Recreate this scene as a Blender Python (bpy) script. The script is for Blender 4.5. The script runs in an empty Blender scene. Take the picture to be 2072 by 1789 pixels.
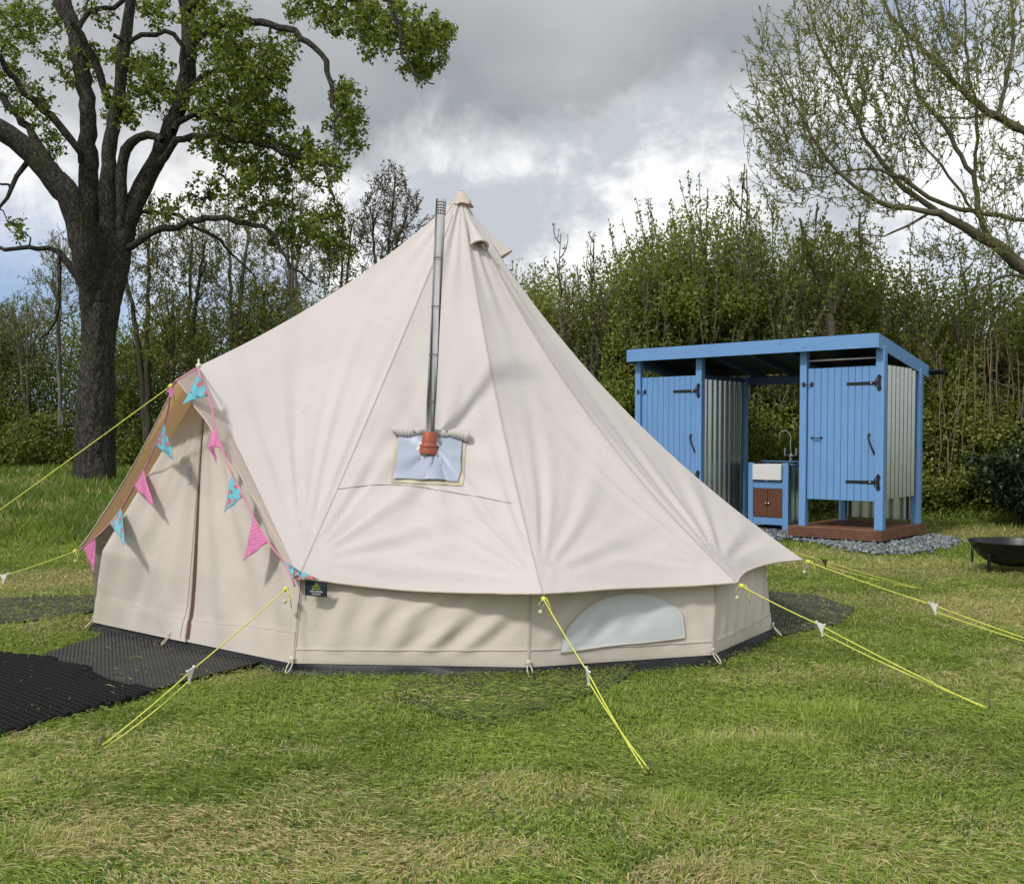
import bpy, bmesh, math, random
import numpy as np
from mathutils import Vector, Matrix
from mathutils.bvhtree import BVHTree

# ------------------------------------------------------------------ camera, sky, sun, exposure
SC = bpy.context.scene
COL = SC.collection
CAMH, F, PX, PITCH = 1.3, 2080.0, 1036.0, math.radians(2.0)
PY = 888.0 + F * math.tan(PITCH)
cam = bpy.data.cameras.new("camera")
cam.sensor_fit = 'HORIZONTAL'; cam.sensor_width = 36.0
cam.lens = 36.0 * F / 2072.0
cam.shift_y = (PY - 894.5) / 2072.0
cam.clip_start, cam.clip_end = 0.1, 2000.0
camo = bpy.data.objects.new("camera", cam)
camo.location = (0, 0, CAMH)
camo.rotation_euler = (math.radians(90) - PITCH, 0, 0)
COL.objects.link(camo)
SC.camera = camo

SC.view_settings.view_transform = 'Standard'
SC.view_settings.look = 'None'
SC.view_settings.gamma = 1.0
SC.view_settings.exposure = 0.14
SC.cycles.max_bounces = 7
SC.cycles.diffuse_bounces = 3
SC.cycles.glossy_bounces = 3
SC.cycles.transmission_bounces = 4
SC.cycles.transparent_max_bounces = 8
SC.cycles.caustics_reflective = False
SC.cycles.caustics_refractive = False

SUN_DIR = Vector((-0.42, -0.50, 0.75)).normalized()
sun = bpy.data.lights.new("sun", 'SUN')
sun.energy = 2.1
sun.angle = math.radians(7.0)
sun.color = (1.0, 0.95, 0.88)
suno = bpy.data.objects.new("sun", sun)
suno.rotation_euler = SUN_DIR.to_track_quat('Z', 'Y').to_euler()
suno.location = (-20, -20, 40)
COL.objects.link(suno)


class NT:
    """small node-tree builder"""
    def __init__(s, tree):
        s.t = tree
    def n(s, kind, **kw):
        nd = s.t.nodes.new(kind)
        for k, v in kw.items():
            if k == 'inp':
                for a, b in v.items():
                    if isinstance(b, bpy.types.NodeSocket):
                        s.t.links.new(b, nd.inputs[a])
                    else:
                        nd.inputs[a].default_value = b
            else:
                setattr(nd, k, v)
        return nd
    def l(s, a, b):
        s.t.links.new(a, b)
    def m(s, op, a, b=None, c=None, clamp=False):
        nd = s.t.nodes.new('ShaderNodeMath'); nd.operation = op; nd.use_clamp = clamp
        for i, v in enumerate((a, b, c)):
            if v is None: continue
            if isinstance(v, bpy.types.NodeSocket): s.t.links.new(v, nd.inputs[i])
            else: nd.inputs[i].default_value = v
        return nd.outputs[0]
    def mr(s, v, a, b, c=0.0, d=1.0, smooth=True):
        nd = s.t.nodes.new('ShaderNodeMapRange')
        nd.interpolation_type = 'SMOOTHSTEP' if smooth else 'LINEAR'
        s.t.links.new(v, nd.inputs[0])
        for i, x in enumerate((a, b, c, d)): nd.inputs[i + 1].default_value = x
        return nd.outputs[0]
    def mix(s, f, a, b, blend='MIX'):
        nd = s.t.nodes.new('ShaderNodeMix'); nd.data_type = 'RGBA'; nd.blend_type = blend
        for i, v in ((0, f), (6, a), (7, b)):
            if isinstance(v, bpy.types.NodeSocket): s.t.links.new(v, nd.inputs[i])
            elif i == 0: nd.inputs[i].default_value = v
            else: nd.inputs[i].default_value = (*v, 1.0) if len(v) == 3 else v
        return nd.outputs[2]
    def noise(s, vec, scale, detail=4.0, rough=0.5, dist=0.0):
        nd = s.t.nodes.new('ShaderNodeTexNoise')
        if vec is not None: s.t.links.new(vec, nd.inputs['Vector'])
        nd.inputs['Scale'].default_value = scale
        nd.inputs['Detail'].default_value = detail
        nd.inputs['Roughness'].default_value = rough
        nd.inputs['Distortion'].default_value = dist
        return nd.outputs[0]


world = bpy.data.worlds.new("World")
SC.world = world
world.use_nodes = True
wt = world.node_tree
wt.nodes.clear()
w = NT(wt)
tc = w.n('ShaderNodeTexCoord')
sx = w.n('ShaderNodeSeparateXYZ'); w.l(tc.outputs['Generated'], sx.inputs[0])
dx, dy, dz = sx.outputs
hor = w.m('SQRT', w.m('ADD', w.m('MULTIPLY', dx, dx), w.m('MULTIPLY', dy, dy)))
e = w.m('DIVIDE', dz, w.m('MAXIMUM', hor, 0.05))          # tangent of elevation
az = w.m('DIVIDE', dx, w.m('MAXIMUM', w.m('ABSOLUTE', dy), 0.1))
zz = w.m('ADD', w.m('MAXIMUM', dz, 0.0), 0.16)
cv = w.n('ShaderNodeCombineXYZ')
w.l(w.m('DIVIDE', dx, zz), cv.inputs[0]); w.l(w.m('DIVIDE', dy, zz), cv.inputs[1])
plane = cv.outputs[0]
sk = w.n('ShaderNodeTexSky', sky_type='NISHITA')
sk.sun_disc = False
sk.sun_elevation = math.asin(SUN_DIR.z)
sk.sun_rotation = math.atan2(SUN_DIR.x, SUN_DIR.y) % (2 * math.pi)
big = w.noise(plane, 0.9, 6, 0.55, 0.3)
fine = w.noise(plane, 2.0, 9, 0.6, 0.25)
dirn = w.noise(tc.outputs['Generated'], 5.5, 9, 0.62, 0.35)
soft = w.noise(tc.outputs['Generated'], 3.0, 5, 0.5, 0.2)
puff = w.noise(tc.outputs['Generated'], 13.0, 7, 0.6, 0.5)
lum = w.m('ADD', w.m('ADD', w.m('MULTIPLY', dirn, 0.62), w.m('MULTIPLY', fine, 0.14)), w.m('MULTIPLY', puff, 0.24))
white = w.mr(lum, 0.425, 0.545)
c1 = w.mix(white, (5.2, 5.55, 6.05), (9.9, 9.9, 9.9))
# the wide dark cloud base above
edge = w.m('ADD', e, w.m('MULTIPLY', w.m('SUBTRACT', dirn, 0.5), 0.42))
edge = w.m('SUBTRACT', edge, w.m('MULTIPLY', w.m('MAXIMUM', az, 0.02), 0.30))
dark = w.mr(edge, 0.225, 0.315)
dcol = w.mix(w.mr(soft, 0.38, 0.66), (3.0, 3.3, 3.6), (4.7, 4.85, 5.05))
dcol = w.mix(w.mr(e, 0.36, 0.50, 0.0, 0.75), dcol, (6.0, 6.05, 6.1))
c2 = w.mix(dark, c1, dcol)
# gaps of blue, mostly low on the left and high on the right
gap_l = w.m('MULTIPLY', w.mr(az, -0.28, -0.40), w.mr(e, 0.24, 0.12))
gap_r = w.m('MULTIPLY', w.mr(az, 0.30, 0.44), w.mr(e, 0.30, 0.40))
gap_m = w.m('MULTIPLY', w.mr(e, 0.22, 0.12), 0.55)
gaps = w.m('MAXIMUM', w.m('MAXIMUM', gap_l, gap_r), gap_m)
hole = w.m('MULTIPLY', w.mr(soft, 0.42, 0.56), gaps)
blue = w.mix(0.35, (2.6, 4.1, 7.2), sk.outputs[0], 'MIX')
c3 = w.mix(w.m('MULTIPLY', hole, 0.9), c2, blue)
# brighter, thinner cloud overhead and behind the viewer, towards the sun
c3 = w.mix(w.mr(e, 0.60, 1.2), c3, (6.9, 6.9, 7.0))
c3 = w.mix(w.mr(dy, 0.05, -0.45), c3, (7.2, 7.15, 7.15))
bg = w.n('ShaderNodeBackground'); bg.inputs[1].default_value = 0.1
w.l(c3, bg.inputs[0])
wo = w.n('ShaderNodeOutputWorld'); w.l(bg.outputs[0], wo.inputs[0])

# ------------------------------------------------------------------ pixel helpers (photo measured at 2072 px wide)
RIGHT, FWD, UP = Vector((1, 0, 0)), Vector((0, math.cos(PITCH), -math.sin(PITCH))), Vector((0, math.sin(PITCH), math.cos(PITCH)))
CAM = Vector((0, 0, CAMH))

def ray(px, py):
    return RIGHT * ((px - PX) / F) + UP * ((PY - py) / F) + FWD
def W(px, py, Y):
    d = ray(px, py); return CAM + d * (Y / d.y)
def Wz(px, py, z):
    d = ray(px, py); return CAM + d * ((z - CAMH) / d.z)

def sstep(a, b, x):
    t = np.clip((np.asarray(x, float) - a) / (b - a), 0, 1); return t * t * (3 - 2 * t)

def hash2(ix, iy, seed):
    n = (ix.astype(np.int64) * 374761393 + iy.astype(np.int64) * 668265263 + seed * 974634599) & 0x7fffffff
    n = ((n ^ (n >> 13)) * 1274126177) & 0x7fffffff
    return ((n ^ (n >> 16)) & 0xffffff) / float(0xffffff)
def vnoise(x, y, seed=0):
    x = np.asarray(x, float); y = np.asarray(y, float)
    ix, iy = np.floor(x), np.floor(y); fx, fy = x - ix, y - iy
    fx = fx * fx * (3 - 2 * fx); fy = fy * fy * (3 - 2 * fy)
    a, b = hash2(ix, iy, seed), hash2(ix + 1, iy, seed)
    c, d = hash2(ix, iy + 1, seed), hash2(ix + 1, iy + 1, seed)
    return (a * (1 - fx) + b * fx) * (1 - fy) + (c * (1 - fx) + d * fx) * fy
def fbm(x, y, seed=0, octv=4):
    s = 0; a = 0.5; t = 0
    for o in range(octv):
        s = s + a * vnoise(np.asarray(x) * 2 ** o, np.asarray(y) * 2 ** o, seed + o * 17); t += a; a *= 0.5
    return s / t

def gz(x, y):
    """height of the ground: flat by the tent, rising gently towards the big tree"""
    x = np.asarray(x, float); y = np.asarray(y, float)
    left = sstep(3.5, -4.0, x)
    rise = 0.5 * sstep(8.5, 18.0, y) + 0.35 * sstep(17, 40, y)
    back = 0.10 * sstep(13, 18, y)
    z = left * rise + (1 - left) * back
    bump = (fbm(x * 0.9, y * 0.9, 5, 3) - 0.5) * 0.05 * sstep(2.6, 3.4, np.hypot(x + 0.4, y - 7.7))
    return z + bump
def G(px, py, off=0.0):
    d = ray(px, py); t = 1.0; p = CAM + d
    for k in range(60):
        z = float(gz(p.x, p.y)) + off
        p2 = CAM + d * ((z - CAMH) / d.z)
        if (p2 - p).length < 1e-4: break
        p = p.lerp(p2, 0.6)
    p.z = float(gz(p.x, p.y)) + off
    return p

# ------------------------------------------------------------------ object helpers
def tag(o, label=None, cat=None, group=None, kind=None):
    if label: o['label'] = label
    if cat: o['category'] = cat
    if group: o['group'] = group
    if kind: o['kind'] = kind
    return o
def empty(name, loc, label=None, cat=None, group=None, rz=0.0):
    o = bpy.data.objects.new(name, None); COL.objects.link(o)
    o.empty_display_size = 0.1
    o.location = loc; o.rotation_euler = (0, 0, rz)
    return tag(o, label, cat, group)
def mwl(o):
    m = Matrix.Translation(o.location) @ o.rotation_euler.to_matrix().to_4x4()
    return (mwl(o.parent) @ m) if o.parent else m
def link(name, me, mat, parent=None, world=True, smooth=False):
    """link a mesh given in world coordinates (or local with world=False) under a parent"""
    o = bpy.data.objects.new(name, me); COL.objects.link(o)
    if mat is not None:
        for mm in (mat if isinstance(mat, (list, tuple)) else [mat]): me.materials.append(mm)
    if parent is not None:
        o.parent = parent
        if world: me.transform(mwl(parent).inverted())
    if smooth:
        me.polygons.foreach_set('use_smooth', np.ones(len(me.polygons), bool))
    me.update()
    return o
def np_mesh(name, V, Q, col=None):
    """fast mesh from an (N,3) array and an (M,4) or (M,3) face array"""
    V = np.asarray(V, np.float32); Q = np.asarray(Q, np.int32)
    me = bpy.data.meshes.new(name)
    k = Q.shape[1]
    me.vertices.add(len(V)); me.vertices.foreach_set('co', V.ravel())
    me.loops.add(Q.size); me.loops.foreach_set('vertex_index', Q.ravel())
    me.polygons.add(len(Q))
    me.polygons.foreach_set('loop_start', np.arange(0, Q.size, k, dtype=np.int32))
    try: me.polygons.foreach_set('loop_total', np.full(len(Q), k, np.int32))
    except Exception: pass
    me.update(calc_edges=True)
    if col is not None:
        a = me.color_attributes.new('tint', 'FLOAT_COLOR', 'POINT')
        c = np.ones((len(V), 4), np.float32); c[:, :3] = col
        a.data.foreach_set('color', c.ravel())
    return me
def big(name, V, Q, mat, parent=None, col=None, smooth=True, world=True):
    return link(name, np_mesh(name, V, Q, col), mat, parent, world, smooth)

class MB:
    """collects shapes (world coordinates) into ONE mesh"""
    def __init__(s): s.v, s.f = [], []
    def add(s, vs, fs):
        b = len(s.v); s.v.extend([tuple(p) for p in vs]); s.f.extend([tuple(i + b for i in f) for f in fs]); return s
    def box(s, c, size, X=(1, 0, 0), Y=(0, 1, 0), Z=(0, 0, 1), bev=0.0):
        """box with centre c, full sizes along the axes X, Y, Z, edges chamfered by bev"""
        c = Vector(c); X, Y, Z = Vector(X), Vector(Y), Vector(Z)
        hx, hy, hz = size[0] / 2, size[1] / 2, size[2] / 2
        if bev <= 0:
            vs = [c + X * (a * hx) + Y * (b * hy) + Z * (d * hz) for d in (-1, 1) for b in (-1, 1) for a in (-1, 1)]
            return s.add(vs, [(0, 2, 3, 1), (4, 5, 7, 6), (0, 1, 5, 4), (2, 6, 7, 3), (0, 4, 6, 2), (1, 3, 7, 5)])
        bm = bmesh.new()
        bmesh.ops.create_cube(bm, size=1.0)
        for v in bm.verts: v.co = Vector((v.co.x * size[0], v.co.y * size[1], v.co.z * size[2]))
        bmesh.ops.bevel(bm, geom=list(bm.edges), offset=bev, segments=1, affect='EDGES')
        bm.verts.index_update()
        vs = [c + X * v.co.x + Y * v.co.y + Z * v.co.z for v in bm.verts]
        fs = [[v.index for v in f.verts] for f in bm.faces]
        bm.free()
        return s.add(vs, fs)
    def tube(s, pts, r, n=8, cap=True, closed=False):
        pts = [Vector(p) for p in pts]
        m = len(pts)
        rs = r if isinstance(r, (list, tuple)) else [r] * m
        rings = []
        ref = None
        for i in range(m):
            if closed: t = pts[(i + 1) % m] - pts[i - 1]
            else: t = pts[min(i + 1, m - 1)] - pts[max(i - 1, 0)]
            t = t.normalized() if t.length > 1e-9 else Vector((0, 0, 1))
            if ref is None:
                ref = Vector((0, 0, 1)) if abs(t.z) < 0.9 else Vector((1, 0, 0))
                u = t.cross(ref).normalized()
            else:
                u = (u - t * u.dot(t)).normalized()
            v = t.cross(u)
            rings.append([pts[i] + (u * math.cos(2 * math.pi * k / n) + v * math.sin(2 * math.pi * k / n)) * rs[i] for k in range(n)])
        vs = [p for rg in rings for p in rg]
        fs = []
        for i in range(m if closed else m - 1):
            a, b = i * n, ((i + 1) % m) * n
            for k in range(n):
                fs.append((a + k, a + (k + 1) % n, b + (k + 1) % n, b + k))
        if cap and not closed:
            fs.append(tuple(range(n - 1, -1, -1))); fs.append(tuple(range((m - 1) * n, m * n)))
        return s.add(vs, fs)
    def lathe(s, c, prof, axis=(0, 0, 1), n=24, cap=False):
        """prof: list of (radius, height) about the axis"""
        c = Vector(c); ax = Vector(axis).normalized()
        u = ax.orthogonal().normalized(); v = ax.cross(u)
        vs = [c + ax * h + (u * math.cos(2 * math.pi * k / n) + v * math.sin(2 * math.pi * k / n)) * r for r, h in prof for k in range(n)]
        fs = []
        for i in range(len(prof) - 1):
            for k in range(n):
                fs.append((i * n + k, i * n + (k + 1) % n, (i + 1) * n + (k + 1) % n, (i + 1) * n + k))
        if cap:
            fs.append(tuple(range(n - 1, -1, -1))); fs.append(tuple(range((len(prof) - 1) * n, len(prof) * n)))
        return s.add(vs, fs)
    def grid(s, P):
        """P: rows of points"""
        h, w_ = len(P), len(P[0])
        return s.add([p for row in P for p in row],
                     [(i * w_ + j, i * w_ + j + 1, (i + 1) * w_ + j + 1, (i + 1) * w_ + j) for i in range(h - 1) for j in range(w_ - 1)])
    def prism(s, poly, d):
        """polygon extruded by the vector d"""
        n = len(poly); d = Vector(d)
        a = [Vector(p) for p in poly]; b = [p + d for p in a]
        return s.add(a + b, [tuple(range(n - 1, -1, -1)), tuple(range(n, 2 * n))] + [(k, (k + 1) % n, n + (k + 1) % n, n + k) for k in range(n)])
    def bvh(s): return BVHTree.FromPolygons(s.v, s.f)
    def build(s, name, mat, parent=None, smooth=False, world=True):
        me = bpy.data.meshes.new(name); me.from_pydata(s.v, [], s.f); me.update()
        return link(name, me, mat, parent, world, smooth)

def autosmooth(o, ang=40):
    me = o.data
    me.polygons.foreach_set('use_smooth', np.ones(len(me.polygons), bool))
    bm = bmesh.new(); bm.from_mesh(me)
    lim = math.radians(ang)
    for ed in bm.edges:
        if len(ed.link_faces) == 2 and ed.calc_face_angle(0) > lim: ed.smooth = False
    bm.to_mesh(me); bm.free()
    return o

# ------------------------------------------------------------------ materials
def mat(name):
    m = bpy.data.materials.new(name); m.use_nodes = True
    t = NT(m.node_tree); b = m.node_tree.nodes['Principled BSDF']
    return m, t, b
def bump(t, b, h, strength=0.3, dist=0.01):
    n = t.n('ShaderNodeBump'); n.inputs['Strength'].default_value = strength; n.inputs['Distance'].default_value = dist
    t.l(h, n.inputs['Height']); t.l(n.outputs[0], b.inputs['Normal']); return n
def simple(name, c, rough=0.6, metal=0.0, var=0.15, scale=8.0, bmp=0.0, bscale=60.0, spec=0.5, obj=True):
    m, t, b = mat(name)
    co = t.n('ShaderNodeTexCoord').outputs['Object']
    f = t.noise(co, scale, 5, 0.6)
    lo = tuple(x * (1 - var) for x in c); hi = tuple(min(1, x * (1 + var)) for x in c)
    t.l(t.mix(t.mr(f, 0.3, 0.7), lo, hi), b.inputs['Base Color'])
    b.inputs['Roughness'].default_value = rough; b.inputs['Metallic'].default_value = metal
    b.inputs['Specular IOR Level'].default_value = spec
    if bmp > 0: bump(t, b, t.noise(co, bscale, 4, 0.6), bmp, 0.01)
    return m
def leafmat(name, ramp, trans=0.35, rough=0.55, tint=None):
    """leaf surface: tone varies from leaf to leaf; light passes through"""
    m, t, b = mat(name)
    g = t.n('ShaderNodeNewGeometry')
    r = t.n('ShaderNodeValToRGB')
    el = r.color_ramp.elements
    while len(el) < len(ramp): el.new(0.5)
    for q, (p, c) in zip(el, ramp): q.position = p; q.color = (*c, 1)
    t.l(g.outputs['Random Per Island'], r.inputs[0])
    c = r.outputs[0]
    t.l(c, b.inputs['Base Color']); b.inputs['Roughness'].default_value = rough
    b.inputs['Specular IOR Level'].default_value = 0.3
    tr = t.n('ShaderNodeBsdfTranslucent')
    t.l(t.mix(1.0, c, (1.1, 1.2, 0.7), 'MULTIPLY'), tr.inputs[0])
    mx = t.n('ShaderNodeMixShader'); mx.inputs[0].default_value = trans
    t.l(b.outputs[0], mx.inputs[1]); t.l(tr.outputs[0], mx.inputs[2])
    t.l(mx.outputs[0], t.t.nodes['Material Output'].inputs[0])
    return m
def canvas(name, c, trans=0.16, tcol=(0.75, 0.52, 0.28), bmp=0.25, big_=True, dirt=0.06):
    m, t, b = mat(name)
    co = t.n('ShaderNodeTexCoord').outputs['Object']
    blot = t.noise(co, 1.7, 5, 0.55)
    weave = t.noise(co, 420, 2, 0.5)
    lo = tuple(x * (1 - dirt) for x in c); hi = tuple(min(1, x * (1 + dirt * 0.5)) for x in c)
    col = t.mix(t.mr(blot, 0.3, 0.7), lo, hi)
    sp = t.noise(co, 14, 3, 0.5)
    col = t.mix(t.mr(sp, 0.735, 0.78, 0, 0.35), col, (0.34, 0.29, 0.23))
    t.l(col, b.inputs['Base Color']); b.inputs['Roughness'].default_value = 0.85
    b.inputs['Specular IOR Level'].default_value = 0.25
    h = t.m('ADD', t.m('MULTIPLY', t.noise(co, 3.4, 4, 0.5, 0.4), 1.0), t.m('MULTIPLY', weave, 0.02))
    bump(t, b, h, bmp, 0.05)
    tr = t.n('ShaderNodeBsdfTranslucent'); tr.inputs[0].default_value = (*tcol, 1)
    mx = t.n('ShaderNodeMixShader'); mx.inputs[0].default_value = trans
    t.l(b.outputs[0], mx.inputs[1]); t.l(tr.outputs[0], mx.inputs[2])
    t.l(mx.outputs[0], t.t.nodes['Material Output'].inputs[0])
    return m
def barkmat(name, c1, c2, scale=6.0, moss=0.0, strength=0.9):
    m, t, b = mat(name)
    tcn = t.n('ShaderNodeTexCoord'); co = tcn.outputs['Object']
    mp = t.n('ShaderNodeMapping'); mp.inputs['Scale'].default_value = (1, 1, 0.35); t.l(co, mp.inputs[0])
    v = t.n('ShaderNodeTexVoronoi', feature='DISTANCE_TO_EDGE'); v.inputs['Scale'].default_value = scale
    nz = t.noise(mp.outputs[0], scale * 0.8, 6, 0.65, 0.6)
    vv = t.n('ShaderNodeVectorMath', operation='ADD'); t.l(mp.outputs[0], vv.inputs[0])
    sc = t.n('ShaderNodeVectorMath', operation='SCALE'); nn = t.n('ShaderNodeTexNoise'); nn.inputs['Scale'].default_value = scale * 0.7
    t.l(mp.outputs[0], nn.inputs[0]); t.l(nn.outputs[1], sc.inputs[0]); sc.inputs['Scale'].default_value = 0.35
    t.l(sc.outputs[0], vv.inputs[1]); t.l(vv.outputs[0], v.inputs['Vector'])
    crack = t.mr(v.outputs['Distance'], 0.0, 0.13)
    col = t.mix(nz, c1, c2)
    col = t.mix(t.m('MULTIPLY', t.m('SUBTRACT', 1.0, crack), 0.55), col, tuple(x * 0.5 for x in c1))
    col = t.mix(t.mr(t.noise(co, scale * 3.0, 4, 0.7), 0.3, 0.7), t.mix(1.0, col, (0.6, 0.6, 0.6), 'MULTIPLY'), t.mix(1.0, col, (1.4, 1.4, 1.4), 'MULTIPLY'))
    if moss: col = t.mix(t.m('MULTIPLY', t.mr(t.noise(co, 2.2, 4, 0.6), 0.5, 0.66), moss), col, (0.06, 0.07, 0.02))
    t.l(col, b.inputs['Base Color']); b.inputs['Roughness'].default_value = 0.95
    b.inputs['Specular IOR Level'].default_value = 0.15
    h = t.m('ADD', t.m('MULTIPLY', crack, 0.7), t.m('MULTIPLY', nz, 0.5))
    bump(t, b, h, strength, 0.04)
    return m

# ------------------------------------------------------------------ foliage geometry
def unit(a): return a / np.maximum(np.linalg.norm(a, axis=-1, keepdims=True), 1e-9)
def leaf_geo(pos, d, nrm, L, Wd, fold=0.25, droop=0.1):
    d = unit(d); side = unit(np.cross(d, nrm)); nrm = np.cross(side, d)
    L = np.asarray(L)[:, None]; Wd = np.asarray(Wd)[:, None]
    V = np.stack([pos, pos + d * L * 0.42 + side * Wd / 2 + nrm * Wd * fold,
                  pos + d * L - nrm * L * droop, pos + d * L * 0.42 - side * Wd / 2 + nrm * Wd * fold], 1).reshape(-1, 3)
    Q = np.arange(len(V), dtype=np.int32).reshape(-1, 4)
    return V, Q
class Wood:
    def __init__(s): s.V, s.Q, s.n = [], [], 0
    def add(s, pts, rad, sides=5):
        pts = np.asarray(pts, float); rad = np.asarray(rad, float)
        m = len(pts)
        t = unit(np.gradient(pts, axis=0))
        ref = np.array([0.31, 0.87, 0.12]) if abs(t[0] @ np.array([0, 0, 1.0])) > 0.7 else np.array([0.05, 0.1, 1.0])
        u = unit(np.cross(t, ref)); v = np.cross(t, u)
        a = np.arange(sides) * 2 * math.pi / sides
        ring = pts[:, None] + (u[:, None] * np.cos(a)[None, :, None] + v[:, None] * np.sin(a)[None, :, None]) * rad[:, None, None]
        i = np.arange(m - 1)[:, None] * sides; k = np.arange(sides)[None]; k2 = (k + 1) % sides
        q = np.stack([i + k, i + k2, i + sides + k2, i + sides + k], -1).reshape(-1, 4) + s.n
        s.V.append(ring.reshape(-1, 3)); s.Q.append(q); s.n += m * sides
    def build(s, name, m, parent=None, world=True):
        return big(name, np.concatenate(s.V), np.concatenate(s.Q), m, parent, world=world)
class Leaves:
    def __init__(s): s.p, s.d, s.L = [], [], []
    def add(s, p, d, L): s.p.append(p); s.d.append(d); s.L.append(L)
    def arrays(s): return np.concatenate(s.p), np.concatenate(s.d), np.concatenate(s.L)
    def build(s, name, m, parent, rng, asp=0.6, flat=0.5, world=True):
        p, d, L = s.arrays()
        nrm = rng.normal(size=p.shape) * flat + np.array([0, 0, 1.0])
        V, Q = leaf_geo(p, d, nrm, L, L * asp, 0.2, 0.15)
        return big(name, V, Q, m, parent, smooth=False, world=world)

def resample(pts, n):
    pts = np.asarray(pts, float)
    d = np.r_[0, np.cumsum(np.linalg.norm(np.diff(pts[:, :3], axis=0), axis=1))]
    t = np.linspace(0, d[-1], n)
    # Catmull-Rom through the points
    out = []
    for x in t:
        i = min(max(np.searchsorted(d, x) - 1, 0), len(pts) - 2)
        u = (x - d[i]) / max(d[i + 1] - d[i], 1e-9)
        p0, p1, p2, p3 = pts[max(i - 1, 0)], pts[i], pts[i + 1], pts[min(i + 2, len(pts) - 1)]
        out.append(0.5 * ((2 * p1) + (-p0 + p2) * u + (2 * p0 - 5 * p1 + 4 * p2 - p3) * u * u + (-p0 + 3 * p1 - 3 * p2 + p3) * u ** 3))
    return np.array(out)

class Skeleton:
    """limbs given by hand, then every attractor is joined to the nearest wood by a bending twig"""
    def __init__(s, rng, maxn=60000):
        s.rng = rng; s.P = np.zeros((maxn, 3)); s.R = np.zeros(maxn); s.n = 0; s.wood = Wood()
    def push(s, pts, rad):
        k = len(pts); s.P[s.n:s.n + k] = pts; s.R[s.n:s.n + k] = rad; s.n += k
    def limb(s, pts4, n=None, sides=8, wob=0.0, grow=True):
        """pts4: rows x,y,z,r"""
        pts4 = np.asarray(pts4, float)
        L = np.linalg.norm(np.diff(pts4[:, :3], axis=0), axis=1).sum()
        n = n or max(6, int(L / 0.16))
        q = resample(pts4, n)
        if wob: q[1:, :3] += np.cumsum(s.rng.normal(size=(n - 1, 3)), 0) * wob * 0.2 + s.rng.normal(size=(n - 1, 3)) * wob
        q[:, 3] *= 1 + s.rng.normal(size=n) * 0.04
        s.wood.add(q[:, :3], np.maximum(q[:, 3], 0.003), sides)
        if grow: s.push(q[:, :3], q[:, 3])
    def twig(s, a, bend=0.2, rmax=0.03, rtip=0.004, up=0.0, wob=0.05, sides=4, k=1.0, step=0.12, bias=None):
        d2 = ((s.P[:s.n] - a) ** 2)
        d2 = d2[:, 0] + d2[:, 1] + d2[:, 2] * k
        if bias is not None: d2 = d2 + bias(s.P[:s.n], a)
        i = int(np.argmin(d2)); b = s.P[i].copy(); L = np.linalg.norm(a - b)
        if L < 0.03: return None
        m = max(3, int(L / step) + 2)
        t = np.linspace(0, 1, m)[:, None]
        off = s.rng.normal(size=3) * bend * L * 0.5 + np.array([0, 0, up * L])
        q = b + (a - b) * t + off * (4 * t * (1 - t)) * 0.6
        q[1:-1] += s.rng.normal(size=(m - 2, 3)) * wob * min(L, 0.6)
        r0 = min(s.R[i] * 0.75, rmax * (0.35 + 0.65 * min(1, L / 1.5)))
        r0 = max(r0, rtip * 1.3)
        r = r0 + (rtip - r0) * t[:, 0] ** 0.8
        s.wood.add(q, r, sides)
        s.push(q[1:], r[1:])
        return q
# ------------------------------------------------------------------ shared materials
M_CAN = canvas("cream canvas", (0.612, 0.578, 0.567), 0.06, (0.70, 0.55, 0.40), bmp=0.22, dirt=0.04)
M_AWN = canvas("awning canvas", (0.625, 0.58, 0.555), 0.34, (0.82, 0.52, 0.24), bmp=0.20, dirt=0.04)
M_WALL = canvas("cream wall canvas", (0.625, 0.575, 0.528), 0.08, (0.70, 0.55, 0.40), bmp=0.25, dirt=0.06)
M_SEAM = canvas("canvas seam", (0.54, 0.49, 0.46), bmp=0.05)
M_HEM = canvas("canvas hem", (0.68, 0.61, 0.555), bmp=0.05)
M_STITCH = simple("grey stitching", (0.33, 0.30, 0.27), 0.8)
M_ZIP = simple("brown zip", (0.10, 0.055, 0.035), 0.7)
M_PVC = simple("black groundsheet", (0.012, 0.014, 0.019), 0.5, var=0.3, bmp=0.5, bscale=9, spec=0.35)
M_CORD = simple("white cord", (0.62, 0.58, 0.50), 0.8)
M_ROPE = simple("fluorescent yellow rope", (0.74, 0.78, 0.12), 0.6, var=0.12, scale=60, bmp=0.5, bscale=300)
M_BEAD = simple("pale wooden bead", (0.62, 0.60, 0.42), 0.5)
M_SLIDER = simple("white plastic slider", (0.72, 0.74, 0.72), 0.35)
M_DSLIDER = simple("dark slider", (0.03, 0.035, 0.02), 0.5)
M_WINDOW = simple("pale grey window mesh", (0.55, 0.59, 0.63), 0.6, var=0.05, scale=3, bmp=0.25, bscale=7)
M_FLASH = simple("silver blue flashing", (0.36, 0.42, 0.54), 0.42, var=0.06, scale=3, bmp=0.2, bscale=9, spec=0.5)
M_TAPE = simple("beige binding", (0.50, 0.46, 0.36), 0.8)
M_BOOT = simple("terracotta silicone", (0.33, 0.085, 0.045), 0.5, var=0.15)
M_RING = simple("white flange", (0.75, 0.75, 0.77), 0.35)
M_SCREW = simple("screw", (0.16, 0.16, 0.16), 0.3, 0.8)
M_STEEL, _t, _b = mat("steel with painted reflections")
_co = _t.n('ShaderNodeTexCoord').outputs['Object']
_mp = _t.n('ShaderNodeMapping'); _mp.inputs['Scale'].default_value = (30, 30, .35); _t.l(_co, _mp.inputs[0])
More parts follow.
